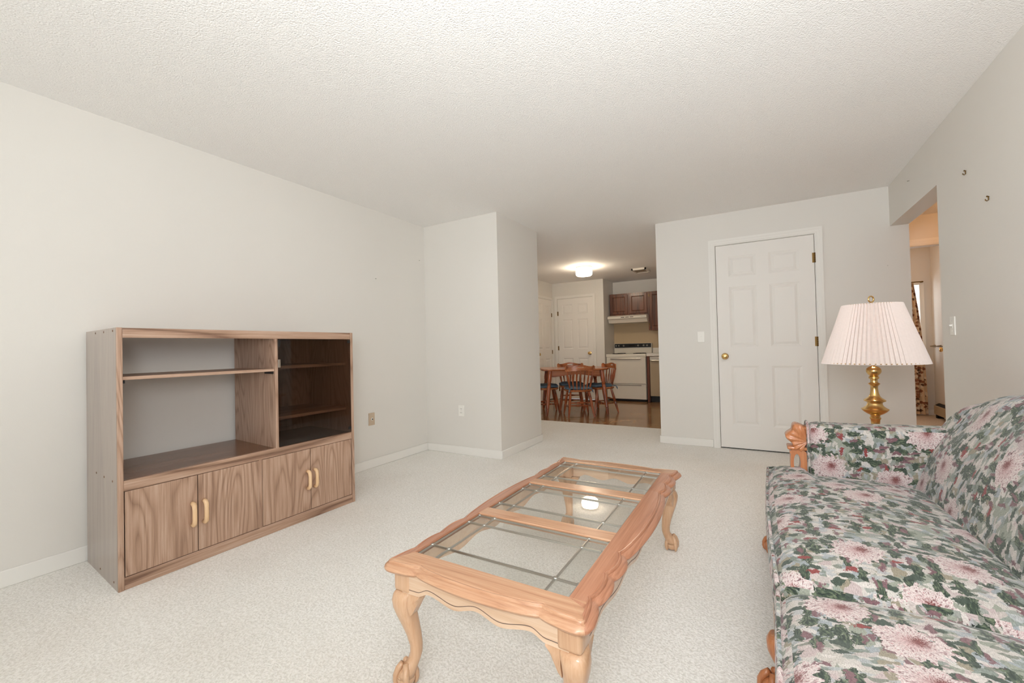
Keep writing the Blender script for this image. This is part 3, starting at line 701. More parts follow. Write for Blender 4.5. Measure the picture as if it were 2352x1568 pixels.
def cabriole(parent, cx, cy, dx, dy, ztop, stations, mat, claw_mat, block=None, ears=0.0):
    """cabriole leg with ball-and-claw foot. (dx, dy) points outward along the diagonal"""
    d = Vector((dx, dy, 0)).normalized(); s = Vector((-d.y, d.x, 0)); c = Vector((cx, cy, 0))
    bm = bmesh.new(); rings = []
    for z, off, half, sq in stations:
        ring = []
        for k in range(20):
            a = 2*math.pi*k/20; ca, sa = math.cos(a), math.sin(a)
            # superellipse whose corner faces outward
            e = 2.0/sq; px = math.copysign(abs(ca)**e, ca); py = math.copysign(abs(sa)**e, sa)
            ux = Vector((math.copysign(1, dx), 0, 0)); uy = Vector((0, math.copysign(1, dy), 0))
            ring.append(c + d*off + (ux*px + uy*py)*half + Vector((0, 0, z)))
        rings.append(ring)
    loft(bm, rings); leg = ob('leg', bm, mat, parent, 'all')
    # carved ball and four claws
    zf, off, half = 0.030, stations[-1][1], stations[-1][2]
    fc = c + d*off + Vector((0, 0, zf))
    bm = bmesh.new()
    bmesh.ops.create_uvsphere(bm, u_segments=16, v_segments=10, radius=1, matrix=Matrix.Translation(fc) @ Matrix.Diagonal((half*1.02, half*1.02, 0.030, 1)))
    ball = ob('claw_foot', bm, claw_mat, leg, 'all')
    bm = bmesh.new()
    for a in (0, math.pi/2, -math.pi/2, math.pi):
        r = d*math.cos(a) + s*math.sin(a)
        pts = [fc + r*half*0.35 + Vector((0, 0, 0.046)), fc + r*half*0.80 + Vector((0, 0, 0.031)), fc + r*half*1.08 + Vector((0, 0, 0.012)), fc + r*half*1.13 + Vector((0, 0, -0.006)), fc + r*half*1.02 + Vector((0, 0, -0.020)), fc + r*half*0.88 + Vector((0, 0, -0.0285))]
        tube(bm, pts, [0.010, 0.0105, 0.0095, 0.0085, 0.007, 0.0015], 8)
    ob('claw', bm, claw_mat, leg, 'all')
    if ears:
        for ax, sg in ((Vector((-math.copysign(1, dx), 0, 0)), 0), (Vector((0, -math.copysign(1, dy), 0)), 1)):
            bm = bmesh.new(); side = Vector((0, math.copysign(1, dy), 0)) if sg == 0 else Vector((math.copysign(1, dx), 0, 0))
            rr = []
            for t, h in ((0.0, 0.075), (0.25, 0.066), (0.5, 0.046), (0.75, 0.026), (1.0, 0.008)):
                o = c + ax*(0.024 + ears*t) + Vector((0, 0, ztop))
                w0 = 0.026 + 0.004*(1-t); rr.append([o + side*w0, o - side*0.004, o - side*0.004 - Vector((0, 0, h)), o + side*(w0-0.004) - Vector((0, 0, h)), o + side*(w0+0.004) - Vector((0, 0, h*0.5))])
            loft(bm, rr); ob('knee_bracket', bm, mat, leg, True)
    if block:
        bm = B(c.x-block, c.x+block, c.y-block, c.y+block, ztop-0.001, 0.384, bev=0.012, seg=3); ob('corner_post', bm, mat, leg, True)
    return leg
ST = ((0.314, 0.0, 0.034, 4.0), (0.302, 0.008, 0.036, 3.4), (0.285, 0.014, 0.036, 3.0), (0.262, 0.014, 0.034, 2.8), (0.235, 0.008, 0.031, 2.6), (0.20, -0.003, 0.027, 2.4), (0.165, -0.013, 0.0235, 2.2), (0.13, -0.020, 0.021, 2.0), (0.105, -0.020, 0.020, 2.0), (0.085, -0.013, 0.021, 2.0), (0.068, -0.002, 0.025, 2.0), (0.052, 0.008, 0.0285, 2.0), (0.036, 0.014, 0.030, 2.0))
for cx, cy, dx, dy in ((AX0+0.033, AY0+0.033, -1, -1), (AX1-0.033, AY0+0.033, 1, -1), (AX0+0.033, AY1-0.033, -1, 1), (AX1-0.033, AY1-0.033, 1, 1)):
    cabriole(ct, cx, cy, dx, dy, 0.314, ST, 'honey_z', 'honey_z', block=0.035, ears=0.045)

# ---------------------------------------------------------------- sofa
sf = thing('sofa', 'camelback sofa in floral tapestry with carved honey wood arm fronts and claw legs', 'sofa', (0.45, 1.40, 0))
SC = 1.345                                   # centre of the sofa along the wall
def soft(name, fn, nu, nv, nw, parent, mat='floral_tapestry', smooth='all'):
    """closed soft block from a mapped unit cube; fn(u, v, w) in [-1, 1]"""
    bm = bmesh.new(); grid = {}
    def vert(i, j, k):
        key = (i, j, k)
        if key not in grid: grid[key] = bm.verts.new(fn(2*i/nu-1, 2*j/nv-1, 2*k/nw-1))
        return grid[key]
    for i in range(nu):
        for j in range(nv):
            for k in (0, nw): bm.faces.new([vert(i, j, k), vert(i+1, j, k), vert(i+1, j+1, k), vert(i, j+1, k)])
    for i in range(nu):
        for k in range(nw):
            for j in (0, nv): bm.faces.new([vert(i, j, k), vert(i+1, j, k), vert(i+1, j, k+1), vert(i, j, k+1)])
    for j in range(nv):
        for k in range(nw):
            for i in (0, nu): bm.faces.new([vert(i, j, k), vert(i, j+1, k), vert(i, j+1, k+1), vert(i, j, k+1)])
    bmesh.ops.recalc_face_normals(bm, faces=bm.faces)
    me = bpy.data.meshes.new(name); bm.to_mesh(me); bm.free(); box_uv(me)
    return link(name, me, mat, parent, smooth)
def rnd(u, v, w, hx, hy, hz, r):
    """rounded-box position for cube coords"""
    p = Vector((u*hx, v*hy, w*hz)); q = Vector((max(-hx+r, min(hx-r, p.x)), max(-hy+r, min(hy-r, p.y)), max(-hz+r, min(hz-r, p.z))))
    d = p - q
    return q + d.normalized()*min(d.length, r) if d.length > 1e-9 else p
def sstep(a, b, x):
    t = max(0.0, min(1.0, (x-a)/(b-a))); return t*t*(3-2*t)
def cushion(sign):
    # T cushion: its front ear reaches past the arm front
    def f(u, v, w):
        u2 = math.copysign(abs(u)**0.85, u); v2 = math.copysign(abs(v)**0.9, v)
        p = rnd(u2, v2, w, 0.30, 0.60, 0.078, 0.070)
        x = 0.32 + p.x
        s = (p.y + 0.60)/1.20                                     # 0 at the seam, 1 at the arm
        end = 1.285 - 0.180*sstep(0.165, 0.205, x)
        y = SC + sign*(0.003 + s*end)
        cu, cv = p.x/0.30, p.y/0.60
        crown = 0.052*max(0, 1-cu*cu)**0.7*max(0, 1-cv**4)**0.8
        z = 0.365 + p.z + (crown if p.z > 0 else 0)
        if p.z > 0: z += 0.004*math.sin(y*21 + x*3)*max(0, 1-cu*cu)
        return Vector((x - 0.012*math.cos(cv*1.5)*(u < 0)*abs(u), y, z))
    c = soft('seat_cushion', f, 44, 64, 12, sf)
    for zz in (0.425, 0.306):
        bm = bmesh.new(); pts = []
        for i in range(40):
            s = i/39; y = SC + sign*(0.02 + s*1.245); pts.append((0.0285 - 0.011*math.cos((2*s-1)*1.5), y, zz))
        pts += [(0.05, SC + sign*1.283, zz), (0.12, SC + sign*1.287, zz)]
        tube(bm, pts, 0.0062, 8); me_o = ob('piping', bm, 'floral_tapestry', c, 'all'); box_uv(me_o.data)
cushion(1); cushion(-1)
def front_rail(u, v, w):
    p = rnd(u, v, w, 0.37, 1.25, 0.055, 0.02); return Vector((0.40 + p.x, SC + p.y, 0.238 + p.z))
soft('seat_base', front_rail, 12, 40, 6, sf)
def arm(sign):
    def f(u, v, w):
        p = rnd(u, v, w, 0.325, 0.072, 0.235, 0.045)
        x = 0.515 + p.x; z = 0.455 + p.z
        bulge = 0.010*math.cos(u*1.4)*math.cos(w*1.3)
        y = p.y*(1 + 0.10*max(0, w)) + (0 if abs(v) < 0.01 else math.copysign(bulge, v))
        z += 0.012*sstep(0.3, 0.8, x)*(w > 0)*w
        return Vector((x, SC + sign*(1.180 + y), z))
    a = soft('arm', f, 26, 12, 22, sf)
    bm = bmesh.new(); pts = []
    for y, z in ((-0.074, 0.30), (-0.078, 0.50), (-0.077, 0.62), (-0.066, 0.672), (-0.03, 0.690), (0.03, 0.690), (0.066, 0.672), (0.077, 0.62), (0.078, 0.4)):
        pts.append((0.196, SC + sign*(1.180 + y), z))
    tube(bm, pts, 0.006, 8); o = ob('piping', bm, 'floral_tapestry', a, 'all'); box_uv(o.data)
    # carved wood facing of the arm: scallop shell above a pierced bracket
    yc = SC + sign*1.185; hw = 0.040
    bm = bmesh.new(); rings = []; na = 36
    for k, (rr, dep) in enumerate(((0.12, 0.0), (0.45, 0.006), (0.8, 0.010), (0.95, 0.006), (1.0, 0.0))):
        ring = []
        for i in range(na+1):
            t = i/na; a_ = math.radians(80 + 160*t); lob = 1 + 0.10*math.cos(t*math.pi*2*3.5 + 0.6)
            R = 0.078*rr*lob*(0.80 + 0.35*math.sin(math.pi*min(1, t*1.2 + 0.05)))
            rid = 0.004*math.cos(t*math.pi*2*7)*rr
            ring.append((0.196 + R*math.cos(a_), R*math.sin(a_) + 0.600, hw + dep + rid))
        rings.append(ring)
    for sg in (-1, 1):
        vv = [[bm.verts.new((x, yc + sg*h, z)) for x, z, h in r] for r in rings]
        for a1, b1 in zip(vv, vv[1:]):
            for i in range(na): bm.faces.new((a1[i], a1[i+1], b1[i+1], b1[i]))
        bm.faces.new(vv[0]) if sg > 0 else bm.faces.new(list(reversed(vv[0])))
        if sg < 0: first = vv[-1]
        else:
            for i in range(na): bm.faces.new((first[i], first[i+1], vv[-1][i+1], vv[-1][i]))
    ob('carved_shell', bm, 'sofa_wood', sf, True)
    bm = bmesh.new(); k = 28; outer = []; innr = []
    for i in range(k):
        a_ = 2*math.pi*i/k; ca, sa = math.cos(a_), math.sin(a_)
        e = 0.55; ox = 0.036*math.copysign(abs(ca)**e, ca); oz = 0.066*math.copysign(abs(sa)**e, sa)
        outer.append((0.160 + ox + 0.008*(oz > 0.05) * (-1 if ox < 0 else 0), 0.492 + oz)); innr.append((0.151 + 0.014*ca, 0.492 + 0.045*sa))
    rr = []
    for h in (-hw, hw):
        rr.append(([bm.verts.new((x, yc + h, z)) for x, z in outer], [bm.verts.new((x, yc + h, z)) for x, z in innr]))
    for i in range(k):
        j = (i+1) % k
        for o_, n_ in rr: bm.faces.new((o_[i], o_[j], n_[j], n_[i]))
        bm.faces.new((rr[0][0][i], rr[0][0][j], rr[1][0][j], rr[1][0][i])); bm.faces.new((rr[0][1][i], rr[0][1][j], rr[1][1][j], rr[1][1][i]))
    br = ob('arm_bracket', bm, 'sofa_wood', sf, True)
    ob('bracket_cap', B(0.112, 0.196, yc-hw-0.006, yc+hw+0.006, 0.556, 0.572, bev=0.006, seg=2), 'sofa_wood', br, True)
arm(1); arm(-1)
def crest(y):
    """height of the camelback at distance from the centre"""
    s = abs(y-SC)
    return interp(((0.0, 0.965), (0.45, 0.95), (0.75, 0.91), (1.03, 0.862), (1.15, 0.82), (1.22, 0.775), (1.275, 0.69)), s)
def back_fn(u, v, w):
    # u: front to rear, v: along, w: bottom to top; the face slopes back and rolls over at the crest
    p = rnd(u, v, w, 0.11, 1.275, 0.5, 0.10)
    y = SC + p.y; zt = crest(y); zb = 0.24
    t = (p.z + 0.5)
    r_top = 0.1
    z = zb + (zt-zb)*t
    lean = 0.585 + 0.13*max(0, (z-0.44))/0.40 + 0.05*sstep(0.55, 1.0, t)
    x = lean + 0.11 + p.x - 0.02*sstep(1.05, 1.27, abs(p.y))
    if u < 0:
        puff = 0.030*math.sin(math.pi*max(0, min(1, t)))*max(0, 1-(abs(p.y)/1.28)**6)
        fold = 0.0055*math.sin(p.y*19 + z*5)*sstep(0.3, 0.7, t)
        x -= puff*abs(u) + fold*abs(u)
    return Vector((min(x, XR-0.03), y, z))
soft('backrest', back_fn, 14, 110, 44, sf)
# wooden skirt rail and claw-foot legs
bm = bmesh.new(); rr = []
for i in range(61):
    s = i/60; y = SC - 1.2 + 2.40*s; lo = 0.165 + 0.012*math.cos(s*math.pi*2*4)
    x = 0.034 - 0.010*math.cos((2*s-1)*1.5)
    rr.append([(x, y, 0.186), (x-0.004, y, lo+0.006), (x, y, lo), (x+0.025, y, lo), (x+0.025, y, 0.186)])
loft(bm, rr); ob('skirt_rail', bm, 'sofa_wood', sf, True)
SL = ((0.192, 0.0, 0.034, 3.4), (0.175, 0.008, 0.035, 3.0), (0.15, 0.008, 0.033, 2.6), (0.125, 0.0, 0.030, 2.3), (0.10, -0.008, 0.025, 2.0), (0.08, -0.006, 0.024, 2.0), (0.062, 0.010, 0.028, 2.0), (0.045, 0.022, 0.032, 2.0), (0.034, 0.026, 0.034, 2.0))
for y, sg, lx in ((2.56, 0.5, 0.056), (1.52, 0.15, 0.040), (0.13, -0.5, 0.052)): cabriole(sf, lx, y, -1, sg, 0.192, SL, 'sofa_wood', 'sofa_wood')
for y, sg in ((2.50, 1), (0.19, -1)): cabriole(sf, 0.70, y, 1, sg, 0.192, SL, 'sofa_wood', 'sofa_wood')

# ---------------------------------------------------------------- end table behind the sofa arm, lamp on it
LPX, LPY, ETZ = 0.545, 3.0, 0.555
et = thing('end_table', 'honey wood end table tucked behind the sofa arm under the lamp', 'table', (0.56, 2.98, 0))
ob('table_top', B(0.30, 0.83, 2.70, 3.26, ETZ-0.025, ETZ, bev=0.006), 'end_table_wood', et)
ob('drawer_case', B(0.34, 0.79, 2.74, 3.22, 0.40, ETZ-0.025), 'end_table_wood', et)
for x in (0.345, 0.745):
    for y in (2.745, 3.175):
        bm = bmesh.new(); lathe(bm, [(0.014, 0), (0.018, 0.02), (0.016, 0.05), (0.022, 0.2), (0.02, 0.33), (0.024, 0.36), (0.024, 0.40)], x+0.02, y+0.02, 12); ob('leg', bm, 'end_table_wood', et, True)
lp = thing('table_lamp', 'brass baluster table lamp with pleated pale pink shade behind the sofa arm', 'lamp', (LPX, LPY, ETZ))
def zc(c): return 0.948 - (c-665)*0.00064
pf = [(0.0, ETZ), (0.075, ETZ), (0.078, ETZ+0.006), (0.074, ETZ+0.014), (0.05, ETZ+0.022), (0.03, ETZ+0.036), (0.0205, ETZ+0.052)]
for c, hw_ in ((1160, 39), (1130, 42), (1122, 50), (1112, 50), (1104, 41), (1090, 46), (1078, 74), (1060, 104), (1046, 120), (1038, 122), (1030, 102), (1012, 76), (992, 66), (980, 72), (972, 96), (964, 99), (956, 88), (946, 68), (936, 55), (928, 48), (905, 38), (870, 33), (845, 33), (834, 42), (826, 53), (820, 50), (812, 34), (798, 31), (785, 34), (779, 46), (766, 46), (758, 36), (750, 44), (738, 58), (724, 67), (710, 68), (694, 62), (680, 42), (672, 20), (666, 14)):
    pf.append((hw_*0.00049, zc(c)))
bm = bmesh.new(); lathe(bm, pf, LPX, LPY, 32, cap=False); ob('lamp_body', bm, 'brass', lp, True)
bm = bmesh.new(); lathe(bm, [(0.006, 0.945), (0.006, 0.985), (0.016, 0.99), (0.016, 1.04), (0.012, 1.045)], LPX, LPY, 14); ob('socket', bm, 'brass', lp, True)
bm = bmesh.new(); lathe(bm, [(0.010, 1.045), (0.014, 1.06), (0.028, 1.10), (0.030, 1.125), (0.022, 1.15), (0.004, 1.16)], LPX, LPY, 16); ob('light_bulb', bm, 'white_plastic', lp, True)
bm = bmesh.new()
tube(bm, [(LPX, LPY + 0.05*math.sin(a)*1.0, 1.02 + 0.265*(1-math.cos(a))/2) for a in [math.pi*i/12 for i in range(13)]], 0.0025, 6)
tube(bm, [(LPX, LPY - 0.05*math.sin(a)*1.0, 1.02 + 0.265*(1-math.cos(a))/2) for a in [math.pi*i/12 for i in range(13)]], 0.0025, 6)
ob('harp', bm, 'brass', lp, True)
bm = bmesh.new(); NP = 66; zz = [(0.957, 0.226), (1.04, 0.2015), (1.12, 0.177), (1.20, 0.1525), (1.281, 0.128)]
rings = []
for z, r in zz:
    rings.append([(LPX + (r + (0.0062 if i % 2 else -0.0062)*(r/0.226))*math.cos(2*math.pi*i/(2*NP)), LPY + (r + (0.0062 if i % 2 else -0.0062)*(r/0.226))*math.sin(2*math.pi*i/(2*NP)), z) for i in range(2*NP)])
loft(bm, rings, cap=False); sh = ob('lamp_shade', bm, 'pleated_silk', lp)
bm = bmesh.new()
for z, r in ((0.962, 0.221), (1.278, 0.125)): tube(bm, [(LPX + r*math.cos(2*math.pi*i/48), LPY + r*math.sin(2*math.pi*i/48), z) for i in range(49)], 0.0022, 5, cap=False)
for a in range(3): tube(bm, [(LPX, LPY, 1.283), (LPX + 0.125*math.cos(a*2.094), LPY + 0.125*math.sin(a*2.094), 1.278)], 0.0018, 5)
ob('shade_wire', bm, 'brass', sh)
bm = bmesh.new(); lathe(bm, [(0.008, 1.283), (0.008, 1.289), (0.004, 1.292)], LPX, LPY, 12)
ring = [(LPX + 0.0145*math.cos(a)*0.86, LPY + 0.0145*math.cos(a)*0.5, 1.309 + 0.0165*math.sin(a)) for a in [2*math.pi*i/20 for i in range(21)]]
tube(bm, ring, 0.0036, 8, cap=False); ob('ring_finial', bm, 'brass', lp, 'all')
point('lamp_bulb_light', (LPX, LPY, 1.105), 20.0, (1.0, 0.80, 0.60), 0.03)

# ---------------------------------------------------------------- kitchen: cabinets, hood, stove, counter
def kdoor(parent, x0, x1, z0, z1, y, name='cabinet_door'):
    d = ob(name, B(x0, x1, y-0.018, y, z0, z1, bev=0.003, seg=1), 'cabinet_brown', parent)
    bm = bmesh.new(); frustum(bm, Vector((x0+0.045, y-0.0175, z0+0.045)), Vector((1, 0, 0)), Vector((0, 0, 1)), Vector((0, -1, 0)), x1-x0-0.09, z1-z0-0.09, 0.018, 0.007); ob('raised_panel', bm, 'cabinet_brown', d)
    return d
uc = thing('wall_cabinet', 'short brown wall cabinet with two doors above the range hood', 'cabinet', (-2.24, 8.77, 1.70))
ob('body', B(-2.632, -1.858, 8.62, 8.93, 1.70, 2.15), 'cabinet_brown', uc)
kdoor(uc, -2.612, -2.262, 1.732, 2.128, 8.62); kdoor(uc, -2.228, -1.878, 1.732, 2.128, 8.62)
u2 = thing('wall_cabinet', 'tall brown wall cabinet hanging right of the range hood', 'cabinet', (-1.5, 8.77, 1.38))
ob('body', B(-1.856, -1.10, 8.62, 8.93, 1.38, 2.15), 'cabinet_brown', u2)
kdoor(u2, -1.826, -1.50, 1.41, 2.128, 8.62); kdoor(u2, -1.47, -1.12, 1.41, 2.128, 8.62)
for x in (-1.838, -1.838):
    pass
for z in (1.48, 2.05):
    ob('hinge', B(-1.842, -1.828, 8.600, 8.62, z, z+0.05), 'old_brass', u2)
hd = thing('range_hood', 'white range hood under the short kitchen cabinet', 'range hood', (-2.24, 8.7, 1.545))
bm = bmesh.new()
extrude_poly(bm, [(-2.632, 8.93, 1.698), (-2.632, 8.50, 1.698), (-2.632, 8.44, 1.675), (-2.632, 8.44, 1.630), (-2.632, 8.475, 1.622), (-2.632, 8.52, 1.548), (-2.632, 8.93, 1.548)], (0.774, 0, 0))
ob('hood_shell', bm, 'enamel', hd)
for x in (-2.36, -2.27, -2.18): ob('vent_slot', B(x, x+0.07, 8.438, 8.441, 1.648, 1.660), 'dark_gap', hd)
ob('switch_panel', B(-1.97, -1.88, 8.438, 8.441, 1.648, 1.660), 'steel', hd)
stv = thing('kitchen_stove', 'white freestanding electric range with black control panel', 'stove', (-2.24, 8.6, 0))
SX0, SX1, SY = -2.632, -1.862, 8.30
ob('body', B(SX0, SX1, SY+0.02, 8.92, 0.04, 0.885), 'enamel', stv)
ob('kick_base', B(SX0+0.02, SX1-0.02, SY+0.06, 8.9, 0, 0.04), 'black_plastic', stv)
ck = ob('cooktop', B(SX0-0.004, SX1+0.004, SY-0.014, 8.92, 0.862, 0.922, bev=0.008), 'enamel', stv)
for x, y, r in ((-2.44, 8.45, 0.1), (-2.05, 8.45, 0.08), (-2.44, 8.72, 0.08), (-2.05, 8.72, 0.1)):
    bm = bmesh.new()
    for q in (1.0, 0.72, 0.45): tube(bm, [(x + r*q*math.cos(2*math.pi*i/20), y + r*q*math.sin(2*math.pi*i/20), 0.929) for i in range(21)], 0.007, 6, cap=False)
    lathe(bm, [(r*1.15, 0.922), (r*1.15, 0.926), (r*1.05, 0.923)], x, y, 20); ob('burner', bm, 'black_plastic', ck)
od = ob('oven_door', B(SX0+0.004, SX1-0.004, SY-0.012, SY+0.02, 0.345, 0.855, bev=0.006), 'enamel', stv)
bm = bmesh.new(); box(bm, SX0+0.09, SX1-0.09, SY-0.05, SY-0.032, 0.822, 0.842, 0.004)
for x in (SX0+0.1, SX1-0.12): box(bm, x, x+0.02, SY-0.034, SY-0.012, 0.824, 0.84)
ob('oven_handle', bm, 'steel', od)
dr = ob('storage_drawer', B(SX0+0.004, SX1-0.004, SY-0.010, SY+0.02, 0.045, 0.333, bev=0.005), 'enamel', stv)
ob('drawer_pull', B(SX0+0.07, SX1-0.09, SY-0.024, SY-0.008, 0.312, 0.328, bev=0.003), 'steel', dr)
bg = ob('backguard', B(SX0, SX1, 8.86, 8.925, 0.922, 1.13, bev=0.006), 'enamel', stv)
cp = ob('control_panel', B(SX0+0.012, SX1-0.012, 8.852, 8.862, 1.045, 1.126), 'black_plastic', bg)
ob('panel_trim', B(SX0+0.006, SX1-0.006, 8.850, 8.862, 1.036, 1.046), 'steel', bg)
for x in (-2.585, -2.53, -2.43, -2.13, -2.02, -1.95):
    bm = bmesh.new(); loft(bm, [[(x + r*math.cos(2*math.pi*i/14), 8.852 - d, 1.085 + r*math.sin(2*math.pi*i/14)) for i in range(14)] for r, d in ((0.019, 0), (0.017, 0.012), (0.011, 0.018))]); ob('control_knob', bm, 'steel', bg, True)
ob('clock_display', B(-2.32, -2.20, 8.850, 8.853, 1.07, 1.10), 'dark_gap', bg)
# counter run
cn = tag(ob('countertop', B(-1.846, XD, SY-0.02, 8.93, 0.876, 0.93, bev=0.004), 'laminate_white'), 'white laminate countertop right of the stove', 'countertop')
tag(ob('backsplash_strip', B(-1.846, XD, 8.905, 8.93, 0.93, 1.03), 'laminate_white'), 'low white laminate backsplash on the kitchen counter', 'backsplash')
tag(ob('cabinet_end_panel', B(-1.842, -1.798, SY, 8.92, 0, 0.875), 'cabinet_brown'), 'narrow brown cabinet end panel between stove and dishwasher', 'panel')
dw = thing('dishwasher', 'beige dishwasher under the kitchen counter beside the stove', 'dishwasher', (-1.48, 8.6, 0))
ob('dishwasher_door', B(-1.79, -1.19, SY+0.005, 8.9, 0.115, 0.868, bev=0.005), 'dishwasher_front', dw)
ob('kick_plate', B(-1.79, -1.19, SY+0.06, 8.9, 0, 0.113), 'black_plastic', dw)
ob('control_strip', B(-1.788, -1.192, SY-0.004, SY+0.006, 0.80, 0.866), 'enamel_shade', dw)
bm = bmesh.new(); tube(bm, [(-1.765, SY+0.004, 0.795), (-1.755, SY-0.03, 0.795), (-1.6, SY-0.035, 0.79), (-1.235, SY-0.03, 0.795), (-1.225, SY+0.004, 0.795)], 0.011, 8); ob('door_handle', bm, 'steel', dw, True)
bc = thing('base_cabinet', 'brown base cabinet under the right end of the kitchen counter', 'cabinet', (-1.07, 8.6, 0))
ob('body', B(-1.185, XD-0.02, SY+0.02, 8.92, 0.1, 0.875), 'cabinet_brown', bc); kdoor(bc, -1.17, XD-0.03, 0.13, 0.84, SY+0.02)
ob('kick_plate', B(-1.185, XD-0.02, SY+0.08, 8.9, 0, 0.1), 'black_plastic', bc)

# ceiling light and ceiling register
KLX, KLY = -2.52, 6.84
kl = thing('ceiling_light', 'lit white drum ceiling light over the dining table', 'light', (KLX, KLY, H))
bm = bmesh.new(); lathe(bm, [(0.135, H-0.0005), (0.138, H-0.02), (0.132, H-0.028)], KLX, KLY, 32); ob('ceiling_rim', bm, 'enamel', kl, True)
bm = bmesh.new(); lathe(bm, [(0.128, H-0.028), (0.136, H-0.05), (0.138, H-0.10), (0.132, H-0.135), (0.115, H-0.15), (0.05, H-0.158)], KLX, KLY, 32); ob('glass_drum', bm, 'lit_globe', kl, True)
cv = thing('ceiling_vent', 'small louvred ceiling vent near the kitchen cabinets', 'vent', (-1.76, 7.69, H))
bm = bmesh.new()
x0, x1, y0, y1 = -1.89, -1.64, 7.51, 7.87
for q in ((x0, x1, y0, y0+0.025), (x0, x1, y1-0.025, y1), (x0, x0+0.025, y0, y1), (x1-0.025, x1, y0, y1)): box(bm, *q, H-0.035, H-0.0005)
ob('frame', bm, 'enamel', cv)
for i in range(7):
    yy = y0+0.035 + i*0.043
    bm = bmesh.new(); extrude_poly(bm, [(x0+0.025, yy, H-0.03), (x0+0.025, yy+0.004, H-0.03), (x0+0.025, yy+0.034, H-0.006), (x0+0.025, yy+0.03, H-0.006)], (x1-x0-0.05, 0, 0)); ob('louvre', bm, 'almond_plastic', cv)

# ---------------------------------------------------------------- dining table and chairs
TC = Vector((-2.70, 6.68, 0)); ta = math.radians(30)
dt = thing('dining_table', 'red-brown maple dining table with turned splayed legs in the kitchen', 'table', TC, world=False)
dt.rotation_euler = (0, 0, ta)
TZ = 0.735
bm = bmesh.new(); pts = []
for k in range(48):
    a = 2*math.pi*k/48; e = 0.42; pts.append((0.56*math.copysign(abs(math.cos(a))**e, math.cos(a)), 0.44*math.copysign(abs(math.sin(a))**e, math.sin(a))))
loft(bm, [[(x*s, y*s, z) for x, y in pts] for s, z in ((0.975, TZ-0.026), (0.995, TZ-0.018), (1.0, TZ-0.008), (0.99, TZ))]); ob('table_top', bm, 'maple_red_x', dt, True)
def wavy(p0, p1):
    bm = bmesh.new(); rr = []; p0 = Vector(p0); p1 = Vector(p1); nrm = Vector((0, 0, 1)).cross(p1-p0).normalized()*0.01
    for i in range(25):
        t = i/24; z = TZ-0.026; lo = z - 0.085 - 0.02*math.cos(t*math.pi*2) if 0.12 < t < 0.88 else z - 0.105
        p = p0.lerp(p1, t); up = lambda zz, s: Vector((p.x, p.y, zz)) + nrm*s
        rr.append([up(z, 1), up(lo, 1), up(lo, -1), up(z, -1)])
    loft(bm, rr); ob('apron', bm, 'maple_red_x', dt)
ax, ay = 0.40, 0.30
wavy((-ax, -ay, 0), (ax, -ay, 0)); wavy((-ax, ay, 0), (ax, ay, 0)); wavy((-ax, -ay, 0), (-ax, ay, 0)); wavy((ax, -ay, 0), (ax, ay, 0))
LP = ((0, 0.016), (0.04, 0.020), (0.13, 0.025), (0.16, 0.022), (0.17, 0.029), (0.2, 0.026), (0.45, 0.030), (0.60, 0.033), (0.66, 0.030), (0.68, 0.024), (0.70, 0.032), (0.72, 0.024), (0.75, 0.031), (0.80, 0.035), (1.0, 0.034))
for sx in (-1, 1):
    for sy in (-1, 1):
        bm = bmesh.new(); turned(bm, (sx*0.485, sy*0.385, -0.004), (sx*0.415, sy*0.315, TZ-0.027), LP, 12); ob('leg', bm, 'maple_red', dt, True)

